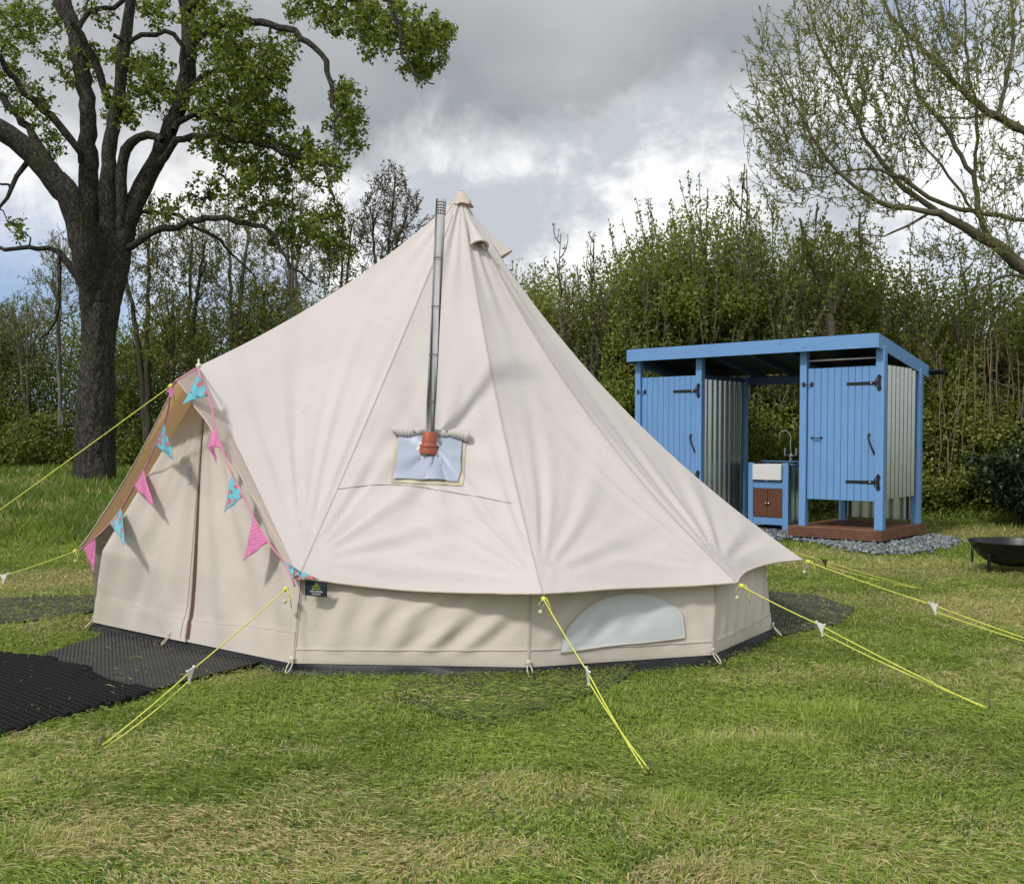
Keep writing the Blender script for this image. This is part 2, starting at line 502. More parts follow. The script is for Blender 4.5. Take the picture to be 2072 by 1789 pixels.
_c = _t.mix(_t.mr(_t.noise(_mp.outputs[0], 1.0, 2, .5), .36, .62), (.06, .058, .052), (.74, .74, .72))  # upright dark and bright streaks painted into the base colour imitate reflections
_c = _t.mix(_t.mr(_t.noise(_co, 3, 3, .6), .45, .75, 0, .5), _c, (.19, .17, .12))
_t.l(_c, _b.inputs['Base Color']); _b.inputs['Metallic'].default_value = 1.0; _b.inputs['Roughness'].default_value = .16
M_DARK = simple("dark hole", (0.012, 0.012, 0.012), 0.9)
M_LABEL = simple("navy label", (0.018, 0.026, 0.05), 0.7)
M_LGREEN = simple("lime print", (0.42, 0.55, 0.08), 0.7)
M_LWHITE = simple("white print", (0.72, 0.74, 0.76), 0.7)
M_REFL = simple("grey reflective strip", (0.34, 0.36, 0.40), 0.4)
M_PLUG = simple("white tent cap", (0.72, 0.70, 0.68), 0.5)

# ------------------------------------------------------------------ BELL TENT
APEX = W(933, 393, 7.7)
TC = Vector((APEX.x, APEX.y, 0))
def polar(a, r, z):
    a = math.radians(a); return Vector((TC.x + r * math.cos(a), TC.y + r * math.sin(a), z))
eA, eC, eD = Wz(163, 1107, .54), Wz(604, 1168, .53), Wz(1098, 1201, .48)
eE, eF = Wz(1491, 1179, .46), Wz(1626, 1133, .48)
PEAK = W(402, 741, 6.75)
backs = [polar(a, 2.42, .50) for a in (17.2, 52, 86.7, 121.5, 156.2)]
bA, bB, bC = Wz(192, 1258, .06), Wz(346, 1291, .06), Wz(593, 1342, .06)
bD, bE, bF = Wz(1069, 1350, .06), Wz(1440, 1325, .06), Wz(1561, 1272, .06)
bback = [polar(a, 2.2, .06) for a in (17.2, 52, 86.7, 121.5, 156.2)]

def ridge(e, sag, bow=0.0):
    e = Vector(e)
    ho = Vector((TC.x - e.x, TC.y - e.y, 0)); H1 = ho.length; hin = ho / H1; V = APEX.z - e.z
    perp = (hin * V + Vector((0, 0, -H1))).normalized()
    lat = Vector((-hin.y, hin.x, 0))
    def f(t):
        return APEX.lerp(e, t) + perp * (sag * 4 * t * (1 - t)) + lat * (bow * math.sin(math.pi * t))
    return f
RC = ridge(eC, .02); RD = ridge(eD, .13); RE = ridge(eE, .19); RF = ridge(eF, .20); RP = ridge(PEAK, .085); RA = ridge(eA, .12)
RB = [ridge(b, .17) for b in backs]

def fan(s, t, w_, h_, corner, amp, freq, reach, ph=0.0):
    """tension folds spreading from a panel corner (s0,t0)"""
    x = (s - corner[0]) * w_; y = (t - corner[1]) * h_
    r = math.hypot(x, y); a = math.atan2(y, x)
    if r < 1e-6: return 0.0
    env = (r / 0.16) / (1 + (r / 0.16)) * math.exp(-(r / reach) ** 1.3)
    return amp * env * (math.sin(freq * a + ph) + 0.6 * math.sin(freq * 1.73 * a + ph * 2 + 1.1))

tent = empty("bell_tent", (TC.x, TC.y, 0), "large cream canvas bell tent pitched on the mown grass with zipped front door", "tent")

ROOF = MB()
def roof_panel(Ra, Rb, nu, nv, width, length, sagw=0.03, scallop=0.07, drop=0.0, fa=0.0, fb=0.0, seed=0, soft=0.0, special=None):
    rnd = random.Random(seed)
    ph = [rnd.uniform(0, 6) for _ in range(6)]
    rows = []
    for j in range(nv + 1):
        t = (j / nv) ** 0.92
        t = 0.004 + 0.996 * t
        a, b = Ra(t), Rb(t)
        a2, b2 = Ra(min(t + .01, 1.01)), Rb(min(t + .01, 1.01))
        tang = ((a2 - a) + (b2 - b)).normalized()
        row = []
        for i in range(nu + 1):
            s = i / nu
            p = a.lerp(b, s)
            nrm = (b - a).cross(tang)
            nrm = nrm.normalized() if nrm.length > 1e-9 else Vector((0, 0, 1))
            if nrm.z < 0: nrm = -nrm
            q = 4 * s * (1 - s)
            d = -sagw * q * math.sin(math.pi * min(1, t * 1.02)) 
            edge = min(1.0, q * 5) * (1 - .85 * float(sstep(.92, 1.0, t)))
            if fa: d += edge * fan(s, t, width, length, (0, .97), fa, 19, 0.75, ph[0])
            if fb: d += edge * fan(s, t, width, length, (1, .97), fb, 19, 0.75, ph[1])
            # folds gathered at the top under the cap
            d += q * 0.006 * math.exp(-((t - .16) / .16) ** 2) * math.sin(s * 17 + ph[2])
            if soft: d += q * soft * (vnoise(s * 2.6 + seed * 7, t * 2.2, seed) - .5) * 2
            if special: d += special(s, t) * edge
            p = p + nrm * d
            k = max(0.0, (t - .86) / .14)
            hin = (TC - Vector((p.x, p.y, 0))).normalized()
            p = p + hin * (scallop * q * k * k) + Vector((0, 0, -drop * q * k * k))
            row.append(p)
        rows.append(row)
    ROOF.grid(rows)
    return rows

def jackfolds(s, t):
    # long soft pulls that run down and outwards from the stove hole
    x, y = (s - .53) * 1.35, (t - .70) * 3.0
    r = math.hypot(x, y); a = math.atan2(y, x)
    env = math.exp(-((r - .42) / .30) ** 2) * (1 if y > 0 else 0.65)
    return 0.013 * env * math.sin(a * 9 + .6)
pPC = roof_panel(RP, RC, 56, 90, 1.2, 2.5, .030, 0, 0, .0, .020, 3, .02)
pCD = roof_panel(RC, RD, 64, 120, 1.4, 3.2, .030, .035, .035, .020, .019, 5, .012, jackfolds)
pDE = roof_panel(RD, RE, 64, 110, 1.3, 3.2, .022, .035, .008, .019, .014, 9, .010)
pEF = roof_panel(RE, RF, 48, 90, 1.0, 3.0, .03, .10, -.02, .026, .0, 13, .012)
allb = [RF] + RB + [RA]
for k in range(6): roof_panel(allb[k], allb[k + 1], 14, 24, 1.4, 3.0, .03, .08, 0, .0, .0, 20 + k)
roof_panel(RA, RP, 24, 40, 1.2, 2.5, .04, 0, 0, 0, 0, 31)
roof = ROOF.build("roof", [M_CAN, M_AWN], tent, smooth=True)
for f_ in list(roof.data.polygons)[-24 * 40:]: f_.material_index = 1      # this side glows where light comes through
RBVH = ROOF.bvh()

def hit(bv, px, py, off=0.0):
    d = ray(px, py).normalized()
    loc, nr, idx, dist = bv.ray_cast(CAM, d)
    if loc is None: return None
    if nr.dot(d) > 0: nr = -nr
    return loc + nr * off, nr
def onto(bv, pxs, off):
    out = []
    for px, py in pxs:
        h = hit(bv, px, py, off)
        if h: out.append(h[0])
    return out

# seams: narrow raised tapes that follow the panel joints, plus the eave hem
seam = MB()
def ribbon(mb, pts, nrm, w_, lift):
    rows = []
    n = len(pts)
    for i, p in enumerate(pts):
        t = (Vector(pts[min(i + 1, n - 1)]) - Vector(pts[max(i - 1, 0)])).normalized()
        sd = t.cross(nrm[i] if isinstance(nrm, list) else nrm).normalized()
        nn = nrm[i] if isinstance(nrm, list) else nrm
        rows.append([p + sd * (-w_ / 2) + nn * lift * .4, p + nn * lift, p + sd * (w_ / 2) + nn * lift * .4])
    mb.grid(rows)
for rows, col_ in ((pCD, 0), (pDE, 0), (pEF, 0)):
    pts = [r[col_] for r in rows][6:]
    out = [(Vector((p.x - TC.x, p.y - TC.y, 0)).normalized() * .7 + Vector((0, 0, .7))).normalized() for p in pts]
    ribbon(seam, pts, out, .010, .0028)
# seam above the valance
for rows in ():
    nv = len(rows) - 1
    for j in (int(nv * .935),):
        pts = rows[j][8:-8]
        out = [(Vector((p.x - TC.x, p.y - TC.y, 0)).normalized() * .6 + Vector((0, 0, .8))).normalized() for p in pts]
        ribbon(seam, pts, out, .006, .0018)
hpts = onto(RBVH, [(684 + k * (1034 - 684) / 30, 990 - 9 * math.sin(min(1, k / 17) * math.pi / 1.0) * (k < 17) + max(0, (k - 15) / 15) ** 1.3 * 29) for k in range(31)], .002)
seam.build("seam_tape", M_SEAM, tent, smooth=True)
stt = MB(); stt.tube(hpts, .0022, 5); stt.build("stitch_line", M_STITCH, tent)
hem = MB()
for rows in (pCD, pDE, pEF):
    hem.tube(rows[-1], .007, 6)
hem.build("eave_hem", M_HEM, tent, smooth=True)

# cap at the tip
cap = MB()
axis = (APEX - Vector((TC.x, TC.y, 0))).normalized()
prof = [(.018, .018), (.030, .008), (.046, -.020), (.070, -.055), (.088, -.082), (.091, -.088), (.085, -.086)]
cap.lathe(APEX + Vector((0.003, 0, 0)), prof, (0, 0, 1), 20)
cap.lathe(APEX + Vector((0.003, 0, 0)), [(0, .024), (.020, .020)], (0, 0, 1), 20)
for i in range(len(cap.v)):
    v = Vector(cap.v[i]); k = APEX.z - v.z
    cap.v[i] = (v.x + .012 * math.sin(k * 60 + v.y * 40) * (k > .03), v.y, v.z + .007 * math.sin(7 * math.atan2(v.y - APEX.y, v.x - APEX.x)) * (k > .05))
cap.build("apex_cap", M_HEM, tent, smooth=True)

# arched vents under the cap
def vent(R0, R1, s0, s1, t0, t1, rise, seed):
    mid = (s0 + s1) / 2
    def base(s, t): return R0(t).lerp(R1(t), s)
    n = (base(s1, t1) - base(s0, t1)).cross(base(mid, t1) - base(mid, t0)).normalized()
    if n.z < 0: n = -n
    rows = []
    for j in range(15):
        u = j / 14; t = t0 + (t1 - t0) * u
        row = []
        for i in range(19):
            a = i / 18
            wid = .25 + .75 * u
            s = mid + (s0 - mid) * (1 - a) * 1.0 * wid + (s1 - mid) * a * wid
            if a < 1: s = mid + ((s0 - mid) * (1 - 2 * a) if a < .5 else (s1 - mid) * (2 * a - 1)) * wid
            h = rise * (u ** 1.4) * math.sqrt(max(0, 1 - (2 * a - 1) ** 2))
            row.append(base(s, t) + n * (.006 + h))
        rows.append(row)
    m = MB(); m.grid(rows); v = m.build("vent_hood", M_CAN, tent, smooth=True)
    h = MB(); h.tube(rows[-1], .008, 7); h.build("hood_rim", M_HEM, v, smooth=True)
    g = MB(); a = rows[-3]
    g.add([p for p in a] + [base(s0, t1 - .006) + n * .004, base(s1, t1 - .006) + n * .004], [tuple(range(len(a)))])
    g.build("vent_mesh", M_VENT, v)
M_VENT = simple("brown vent mesh", (0.20, 0.13, 0.075), 0.9, bmp=0.3, bscale=200)
vent(RD, RE, .06, .92, .045, .148, .075, 1)
vent(RF, RB[0], .02, .72, .05, .155, .09, 2)

# wall
def rad_top(R, base, f=.955):
    rb = (Vector((base.x, base.y, 0)) - TC).length * f
    lo, hi = .5, 1.0
    for _ in range(40):
        m_ = (lo + hi) / 2; p = R(m_)
        if (Vector((p.x, p.y, 0)) - TC).length < rb: lo = m_
        else: hi = m_
    return R(lo) + Vector((0, 0, -.035))
tops = {}
for nme, R, b in (("C", RC, bC), ("D", RD, bD), ("E", RE, bE), ("F", RF, bF)): tops[nme] = rad_top(R, b)
tC = Vector(tops["C"]) + Vector((0.0, .02, 0))
WALL = MB()
def wall_panel(b0, b1, t0, t1, nu, nv, folds, seed, bulge=.03):
    rnd = random.Random(seed)
    n = (b1 - b0).cross(Vector((0, 0, 1))).normalized()
    if n.dot(Vector((b0.x, b0.y, 0)) - TC) < 0: n = -n
    Lw = (b1 - b0).length
    rows = []
    for j in range(nv + 1):
        v = j / nv
        row = []
        for i in range(nu + 1):
            s = i / nu
            p = b0.lerp(b1, s).lerp(t0.lerp(t1, s), v)
            q = min(1, 4 * s * (1 - s) * 2); qv = math.sin(math.pi * min(1, max(0.0, (v - .1) / .9)) ** .8)
            d = bulge * math.sin(math.pi * s) * 4 * v * (1 - v) - .035 * math.sin(math.pi * s) * v * v
            for (ang, fr, amp, ph, cx) in folds:
                x, y = s * Lw, v * .45
                along = x * math.cos(ang) + y * math.sin(ang)
                acr = -x * math.sin(ang) + y * math.cos(ang)
                d += amp * q * qv * math.sin(acr * fr + ph + 1.5 * vnoise(along * 2, acr * 5, seed)) * math.exp(-((s - cx) / .33) ** 2)
            if v < .16: d += .004 * (1 if v > .02 else .5)            # the doubled bottom band
            row.append(p + n * d)
        rows.append(row)
    WALL.grid(rows)
    return rows
wCD = wall_panel(bC, bD, tC, tops["D"], 110, 46, [(.75, 40, .017, .3, .74), (1.35, 34, .010, 1.2, .40), (.5, 70, .005, 2, .8), (1.5, 22, .008, 0, .12)], 4)
wDE = wall_panel(bD, bE, tops["D"], tops["E"], 90, 46, [(.85, 46, .012, .8, .2), (2.2, 40, .008, .1, .9), (.5, 26, .008, .4, .5)], 6)
wEF = wall_panel(bE, bF, tops["E"], tops["F"], 60, 40, [(1.45, 42, .012, .1, .5), (1.2, 30, .012, 2.1, .8)], 8)
bl = [bF] + bback + [bA]; tl = [tops["F"]] + [rad_top(RB[k], bback[k]) for k in range(5)] + [Vector((eA.x + .06, eA.y + .04, .54))]
for k in range(6): wall_panel(bl[k], bl[k + 1], tl[k], tl[k + 1], 12, 6, [], 40 + k)
wall = WALL.build("wall", M_WALL, tent, smooth=True)
WBVH = WALL.bvh()
ws = MB()
for rows in (wCD, wDE, wEF):
    pts = [r[0] for r in rows]
    ribbon(ws, pts, [(Vector((p.x, p.y, 0)) - TC).normalized() for p in pts], .016, .006)
    pts = rows[int(len(rows) * .17)]
    ribbon(ws, pts, [(Vector((p.x, p.y, 0)) - TC).normalized() for p in pts], .006, .005)
ws.build("wall_seam", M_SEAM, tent, smooth=True)

# half-moon window
wp = [(1133, 1320), (1138, 1295), (1147, 1273), (1161, 1255), (1178, 1239), (1201, 1222), (1225, 1211), (1250, 1204), (1276, 1201), (1302, 1202), (1327, 1208), (1343, 1213), (1356, 1220), (1368, 1230), (1376, 1239), (1379, 1251), (1380, 1263), (1383, 1277), (1383, 1291), (1340, 1296), (1300, 1300), (1259, 1305), (1215, 1310), (1175, 1315)]
cx_, cy_ = 1265, 1268
rings = []
for k in range(0, 13):
    f_ = k / 12
    rings.append([hit(WBVH, cx_ + (x - cx_) * f_, cy_ + (y - cy_) * f_, .009)[0] for x, y in wp])
win = MB()
vs = [p for r in rings for p in r]; n_ = len(wp)
win.add(vs, [(k * n_ + i, k * n_ + (i + 1) % n_, (k + 1) * n_ + (i + 1) % n_, (k + 1) * n_ + i) for k in range(12) for i in range(n_)])
wino = win.build("window", M_WINDOW, tent, smooth=True)
fr = MB(); fr.tube(rings[-1], .0045, 6, closed=True); fr.build("window_piping", M_HEM, wino, smooth=True)

# door: two flaps inside the A-frame
dPk = PEAK + Vector((.03, .06, -.10))
tAi = Wz(214, 1114, .56); tCi = Vector((tC.x - .002, tC.y - .004, tC.z))
def dl(u): return bA.lerp(tAi, u / .22) if u < .22 else tAi.lerp(dPk, (u - .22) / .78)
def dr(u): return bC.lerp(tCi, u / .22) if u < .22 else tCi.lerp(dPk, (u - .22) / .78)
dn = (bC - bA).cross(Vector((0, 0, 1))).normalized()
if dn.y > 0: dn = -dn
midbulge = (bB - bA.lerp(bC, .49)).dot(dn)
def doorpt(u, s, off=0.0, seed=0, amp=1.0):
    sl, sr = bA.lerp(dPk, u), bC.lerp(dPk, u)
    p = sl.lerp(sr, s) + (dl(u) - sl).lerp(dr(u) - sr, s) * abs(2 * s - 1) ** .8
    w_ = (1 - u) ** .7
    d = midbulge * math.sin(math.pi * s) * (1 - u) ** 3.0
    ang = (s - .5) * (1 + .5 * u)
    pl = math.sin(s * 46 + 2.6 * vnoise(s * 6, u * 2.0, 3 + seed)) * .013 + math.sin(s * 21 + 1.7 * u + seed) * .020
    d += amp * pl * w_ * min(1, (u / .12) ** 1.5) * (1 - .55 * abs(2 * s - 1) * u)
    if u < .075: d += .005
    return p + dn * (d + off)
door_mb = []
for nm, s0, s1, off, lab in (("door_flap", 0.0, .525, .012, "left door flap with the zip edge"), ("door_flap", .495, 1.0, 0.0, "right door flap under the zip edge")):
    m = MB(); rows = []
    for j in range(72):
        u = (j / 71) * .985
        rows.append([doorpt(u, s0 + (s1 - s0) * i / 60, off) for i in range(61)])
    m.grid(rows); o = m.build(nm, M_WALL, tent, smooth=True); o['label'] = lab
    door_mb.append((m, rows))
DBVH = door_mb[0][0].bvh()
DB2 = BVHTree.FromPolygons(door_mb[0][0].v + door_mb[1][0].v, door_mb[0][0].f + [tuple(i + len(door_mb[0][0].v) for i in f) for f in door_mb[1][0].f])
z_ = MB(); rows = []
for j in range(40):
    u = .01 + j / 39 * .93
    rows.append([doorpt(u, .5265 + k * .011 * (.35 + .65 * math.sin(math.pi * min(1, u * 1.25 + .1))), .009 - .006 * k) for k in range(3)])
z_.grid(rows); z_.build("zip", M_ZIP, tent, smooth=True)
zf = MB()
for s_, lf in ((.497, .016), (.523, .017)):
    pts = [doorpt(.01 + j / 49 * .94, s_, lf) for j in range(50)]
    zf.tube(pts, .0022, 5)
for u_ in (.075,):
    for a_, b_, o_ in ((0, .52, .014), (.53, 1, .003)):
        zf.tube([doorpt(u_, a_ + (b_ - a_) * k / 40, o_) for k in range(41)], .002, 4)
zf.build("door_stitching", M_SEAM, tent)
rp = MB()
q_ = [hit(DBVH, x, y, .006)[0] for x, y in ((380, 946), (387, 945), (386, 979), (379, 980))]
rp.add(q_, [(0, 1, 2, 3)]); rp.build("reflective_patch", M_REFL, tent)

# awning: the roof carries on past the A-frame
AQ = W(358, 768, 6.42)
AW = MB()
def awn(E0, inward, amp, seed, thick=.004):
    rows, edge = [], []
    for j in range(71):
        t = j / 70
        inn = PEAK.lerp(E0, t)
        out = AQ.lerp(E0, t) + inward * (4 * t * (1 - t) * (.06 if amp else .085)) + Vector((0, 0, .0))
        row = []
        for i in range(15):
            s = i / 14
            d = amp * math.sin(t * 30 + s * 5 + 3 * vnoise(t * 5, s * 2, seed)) * s * (1 - t) ** .3 * min(1, t * 6)
            d += .012 * math.sin(math.pi * s) * (1 - t)
            row.append(inn.lerp(out, s) + Vector((0, 0, 1)) * d * .5 - dn * d * .3)
        rows.append(row); edge.append(row[-1])
    AW.grid(rows)
    return edge, rows
dirL = (PEAK - AQ); dirL.z = 0; dirL.normalize()
edgeR, rowsR = awn(eC, dirL, .010, 2)
edgeL, rowsL = awn(eA, dirL, 0, 5)
aw = AW.build("awning", M_AWN, tent, smooth=True)
ah = MB(); ah.tube(edgeR, .006, 6); ah.tube(edgeL, .006, 6); ah.build("awning_hem", M_HEM, aw, smooth=True)
pk = MB()
pk.lathe(PEAK + Vector((0, 0, .004)), [(.0, .044), (.005, .042), (.006, .012), (.016, .009), (.019, .0), (.016, -.01)], (0, 0, 1), 14)
pk.build("pole_spike", M_PLUG, tent, smooth=True)

# groundsheet tub showing under the wall
gs = MB(); rows = []
bl2 = [bA, bA.lerp(bB, .5), bB, bB.lerp(bC, .5), bC, bD, bE, bF] + bback
pts = []
for k in range(len(bl2)):
    a, b = bl2[k], bl2[(k + 1) % len(bl2)]
    for i in range(24): pts.append(a.lerp(b, i / 24))
for h, r in ((.085, -.060), (.075, -.040), (.055, .002), (.03, .022), (.010, .040), (-.02, .045)):
    row = []
    for k, p in enumerate(pts + [pts[0]]):
        o_ = (Vector((p.x, p.y, 0)) - TC).normalized()
        front = 1.0 if k < 96 else .55
        wob = (vnoise(k * .23, h * 9, 8) - .5) * .035 + (vnoise(k * .09, h * 5, 2) - .5) * .04
        row.append(Vector((p.x, p.y, h)) + o_ * (r * 1.2 * front + wob * (h < .05) * (h > 0)))
    rows.append(row)
gs.grid(rows); gs.build("groundsheet", M_PVC, tent, smooth=True)

# peg loops of white cord at every wall corner
for p in (bA, bB, bC, bD, bE, bF):
    o_ = (Vector((p.x, p.y, 0)) - TC).normalized(); sd = Vector((-o_.y, o_.x, 0))
    lp = MB()
    c0 = Vector((p.x, p.y, .075)) + o_ * .012
    gx = G(*[0, 0]) if False else None
    ring = []
    for k in range(14):
        a = 2 * math.pi * k / 14
        ring.append(c0 + o_ * (.027 * (1 - math.cos(a))) + sd * (.014 * math.sin(a)) + Vector((0, 0, -.028 * (1 - math.cos(a)))))
    lp.tube(ring, .0036, 6, closed=True)
    lp.box(c0 + Vector((0, 0, .012)), (.028, .006, .03), sd, o_)
    l_ = lp.build("peg_loop", M_CORD, tent, smooth=True)
    pg = MB(); t0_ = c0 + o_ * .075 + Vector((0, 0, -.05))
    pg.tube([t0_ + Vector((0, 0, .02)) - o_ * .015, t0_ + Vector((0, 0, .028)) + o_ * .004, t0_ + Vector((0, 0, .01)) + o_ * .012, t0_ - Vector((0, 0, .07)) - o_ * .01], .004, 6)
    pg.build("peg", M_SCREW, l_)

# stove jack: flashing panel, binding, rolled flap, flange and boot
def pquad(a, b, c, d, u, v):
    return ((a[0] * (1 - u) + b[0] * u) * (1 - v) + (d[0] * (1 - u) + c[0] * u) * v, (a[1] * (1 - u) + b[1] * u) * (1 - v) + (d[1] * (1 - u) + c[1] * u) * v)
q4 = ((802, 879), (944, 884), (938, 984), (791, 977))
i4 = ((808, 880), (936, 885), (929, 976), (797, 971))
def patch(qd, n, off, name, m, crease=0):
    mb = MB(); rows = []
    for j in range(n + 1):
        row = []
        for i in range(n + 1):
            x, y = pquad(*qd, i / n, j / n)
            p, nn = hit(RBVH, x, y, off)
            if crease:
                a = math.atan2(y - 915, x - 868); r = math.hypot(x - 868, y - 915)
                p = p + nn * (.006 * (1 + math.sin(a * 5 + .5)) * math.exp(-((r - 45) / 40) ** 2) + .02 * math.exp(-(r / 26) ** 2))
            row.append(p)
        rows.append(row)
    mb.grid(rows); return mb.build(name, m, tent, smooth=True)
patch(q4, 40, .005, "jack_binding", M_TAPE)
patch(i4, 40, .014, "jack_flashing", M_FLASH, 1)
J, JN = hit(RBVH, 868, 916, .0)
PTOP = W(892.5, 404, J.y + .02)
PAX = (PTOP - J).normalized()
RP_ = 11.0 / F * J.y * .92
fl = MB()
fl.lathe(J + JN * .030, [(.0, .004), (.072, .004), (.074, 0), (.070, -.01)], JN, 28)
fo = fl.build("jack_flange", M_RING, tent, smooth=True)
u_ = JN.orthogonal().normalized(); v_ = JN.cross(u_)
for k in range(8):
    sc_ = MB(); a = 2 * math.pi * (k + .3) / 8
    sc_.lathe(J + JN * .035 + (u_ * math.cos(a) + v_ * math.sin(a)) * .063, [(0, .004), (.005, .003), (.006, 0)], JN, 8)
    sc_.build("rivet", M_SCREW, fo)
bt = MB()
b0 = J + JN * .028
bt.lathe(b0 + PAX * .012, [(.058, -.035), (.058, -.004), (.053, .004), (.058, .010), (.055, .022), (.046, .026), (.045, .034), (.044, .060), (.042, .064), (.0425, .094), (.039, .097), (.038, .10)], PAX, 28)
bt.build("jack_boot", M_BOOT, tent, smooth=True)
rl = MB()
rpx = [(797, 880), (806, 877), (818, 879), (830, 881), (838, 883), (846, 880), (860, 879), (875, 881), (888, 884), (900, 885), (907, 887), (915, 885), (926, 884), (938, 886), (946, 889), (950, 890)]
pts = [hit(RBVH, x, y, .03)[0] for x, y in rpx]
rad = [.026, .031, .031, .026, .015, .024, .027, .027, .026, .022, .014, .024, .031, .034, .033, .026]
pr = resample([[*p, r] for p, r in zip(pts, rad)], 70)
rl.tube([Vector(p[:3]) for p in pr], [float(p[3]) * (1 + .10 * math.sin(k * 2.1)) for k, p in enumerate(pr)], 14)
ro = rl.build("rolled_flap", M_CAN, tent, smooth=True)
for x, y in ((838, 883), (907, 887)):
    tg = MB()
    p, nn = hit(RBVH, x, y, .03)
    c_ = [p + Vector((0, 0, 1)) * .019 * math.cos(a) + nn * .019 * math.sin(a) for a in [2 * math.pi * k / 10 for k in range(10)]]
    tg.tube(c_, .0035, 6, closed=True); tg.box(p + nn * .021, (.016, .007, .007), (.8, 0, .6), JN, (-.6, 0, .8))
    tg.build("toggle_tie", M_STITCH, ro)

# maker's label under the eave
la, lb = W(617, 1174, eC.y - .06), W(663, 1178, eC.y - .06)
lc, ld = W(662, 1208, eC.y - .055), W(617, 1205, eC.y - .055)
lm = MB(); rows = []
for j in range(7):
    row = []
    for i in range(9):
        u, v = i / 8, j / 6
        p = la.lerp(lb, u).lerp(ld.lerp(lc, u), v) + Vector((0, .006 * math.sin(u * 5 + v), 0))
        row.append(p)
    rows.append(row)
lm.grid(rows); lab = lm.build("maker_label", M_LABEL, tent, smooth=True)
LX = (lb - la).normalized(); LZ = (la - ld); LZ = (LZ - LX * LZ.dot(LX)).normalized(); LN = LX.cross(LZ)
if LN.y > 0: LN = -LN
LW_, LH_ = (lb - la).length, (la - ld).length
def lp_(u, v): return la.lerp(lb, u).lerp(ld.lerp(lc, u), v) + LN * .0105
def text(body, c, size, X, Z, N, m, parent, name, width=None):
    cu = bpy.data.curves.new("text", 'FONT'); cu.body = body; cu.size = size; cu.align_x = 'CENTER'; cu.align_y = 'CENTER'
    cu.extrude = .0006; cu.offset = .0006
    to = bpy.data.objects.new("text", cu); COL.objects.link(to)
    bpy.context.view_layer.update()
    me = bpy.data.meshes.new_from_object(to.evaluated_get(bpy.context.evaluated_depsgraph_get()))
    bpy.data.objects.remove(to)
    xs = [v.co.x for v in me.vertices]; k = width / (max(xs) - min(xs)) if width else 1
    R = Matrix((X, Z, N)).transposed().to_4x4()
    me.transform(Matrix.Translation(c) @ R @ Matrix.Diagonal((k, k, 1, 1)))
    return link(name, me, m, parent)
text("LIFE UNDER", lp_(.52, .66), .02, LX, LZ, LX.cross(LZ), M_LWHITE, lab, "label_lettering", LW_ * .56)
text("CANVAS", lp_(.52, .83), .02, LX, LZ, LX.cross(LZ), M_LWHITE, lab, "label_lettering", LW_ * .38)
lg = MB()
def seg(pp, r=.0011): lg.tube([lp_(*p) for p in pp], r, 5)
seg([(.34, .50), (.34, .43), (.52, .10), (.70, .43), (.70, .50), (.34, .50)], .0014)
seg([(.40, .48), (.52, .20), (.64, .48)]); seg([(.52, .20), (.47, .48)]); seg([(.52, .20), (.57, .48)])
lg.build("label_emblem", M_LGREEN, lab)

# ------------------------------------------------------------------ FLUE PIPE
flue = empty("flue_pipe", J + JN * .03, "tall shiny steel stove flue pipe rising from the side of the tent", "stove pipe")
LT = (PTOP - J).length
ys = [(930, 0.0), (813, None), (718, None), (621, None), (523, None), (404, None)]
cuts = [.05 * 0 + .02] + [(916 - y) / (916 - 404) * LT for y in (813, 718, 621, 523)] + [LT]
for k in range(5):
    a, b = cuts[k], cuts[k + 1]
    r0 = RP_ * (1.0 - .006 * (4 - k)); 
    m = MB()
    prof = [(r0 * .955, a + .002), (r0 * .99, a + .003), (r0, a + .004), (r0, a + .008), (r0, a + (b - a) * .5), (r0, b - .020), (r0, b - .014), (r0 * 1.03, b - .011), (r0 * 1.03, b - .004), (r0 * .97, b - .002)]
    if k == 4: prof = prof[:-4] + [(r0, b - .001), (r0 * .985, b), (r0 * .93, b), (r0 * .93, b - .12)]
    m.lathe(J, prof, PAX, 40)
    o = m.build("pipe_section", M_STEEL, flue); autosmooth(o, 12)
    if k == 4: top_sec = o
    ds = MB(); ds.lathe(J, [(r0 * 1.003, b - .0025), (r0 * 1.003, b + .0035)], PAX, 40)
    if k < 4: ds.build("pipe_joint", M_SCREW, flue)
u_ = PAX.orthogonal().normalized(); v_ = PAX.cross(u_)
hm = MB()
for row in range(5):
    for k in range(14):
        a = 2 * math.pi * (k + .5 * (row % 2) * 0) / 14
        n_ = u_ * math.cos(a) + v_ * math.sin(a)
        hm.lathe(J + PAX * (LT - .022 - row * .017) + n_ * RP_ * 1.003, [(0, .0006), (.0052, .0004), (.0056, -.002)], n_, 10)
hm.build("perforated_cap", M_DARK, flue)
inn = MB(); inn.lathe(J, [(0, LT - .10), (RP_ * .92, LT - .10)], PAX, 24); inn.build("pipe_bore", M_DARK, flue)
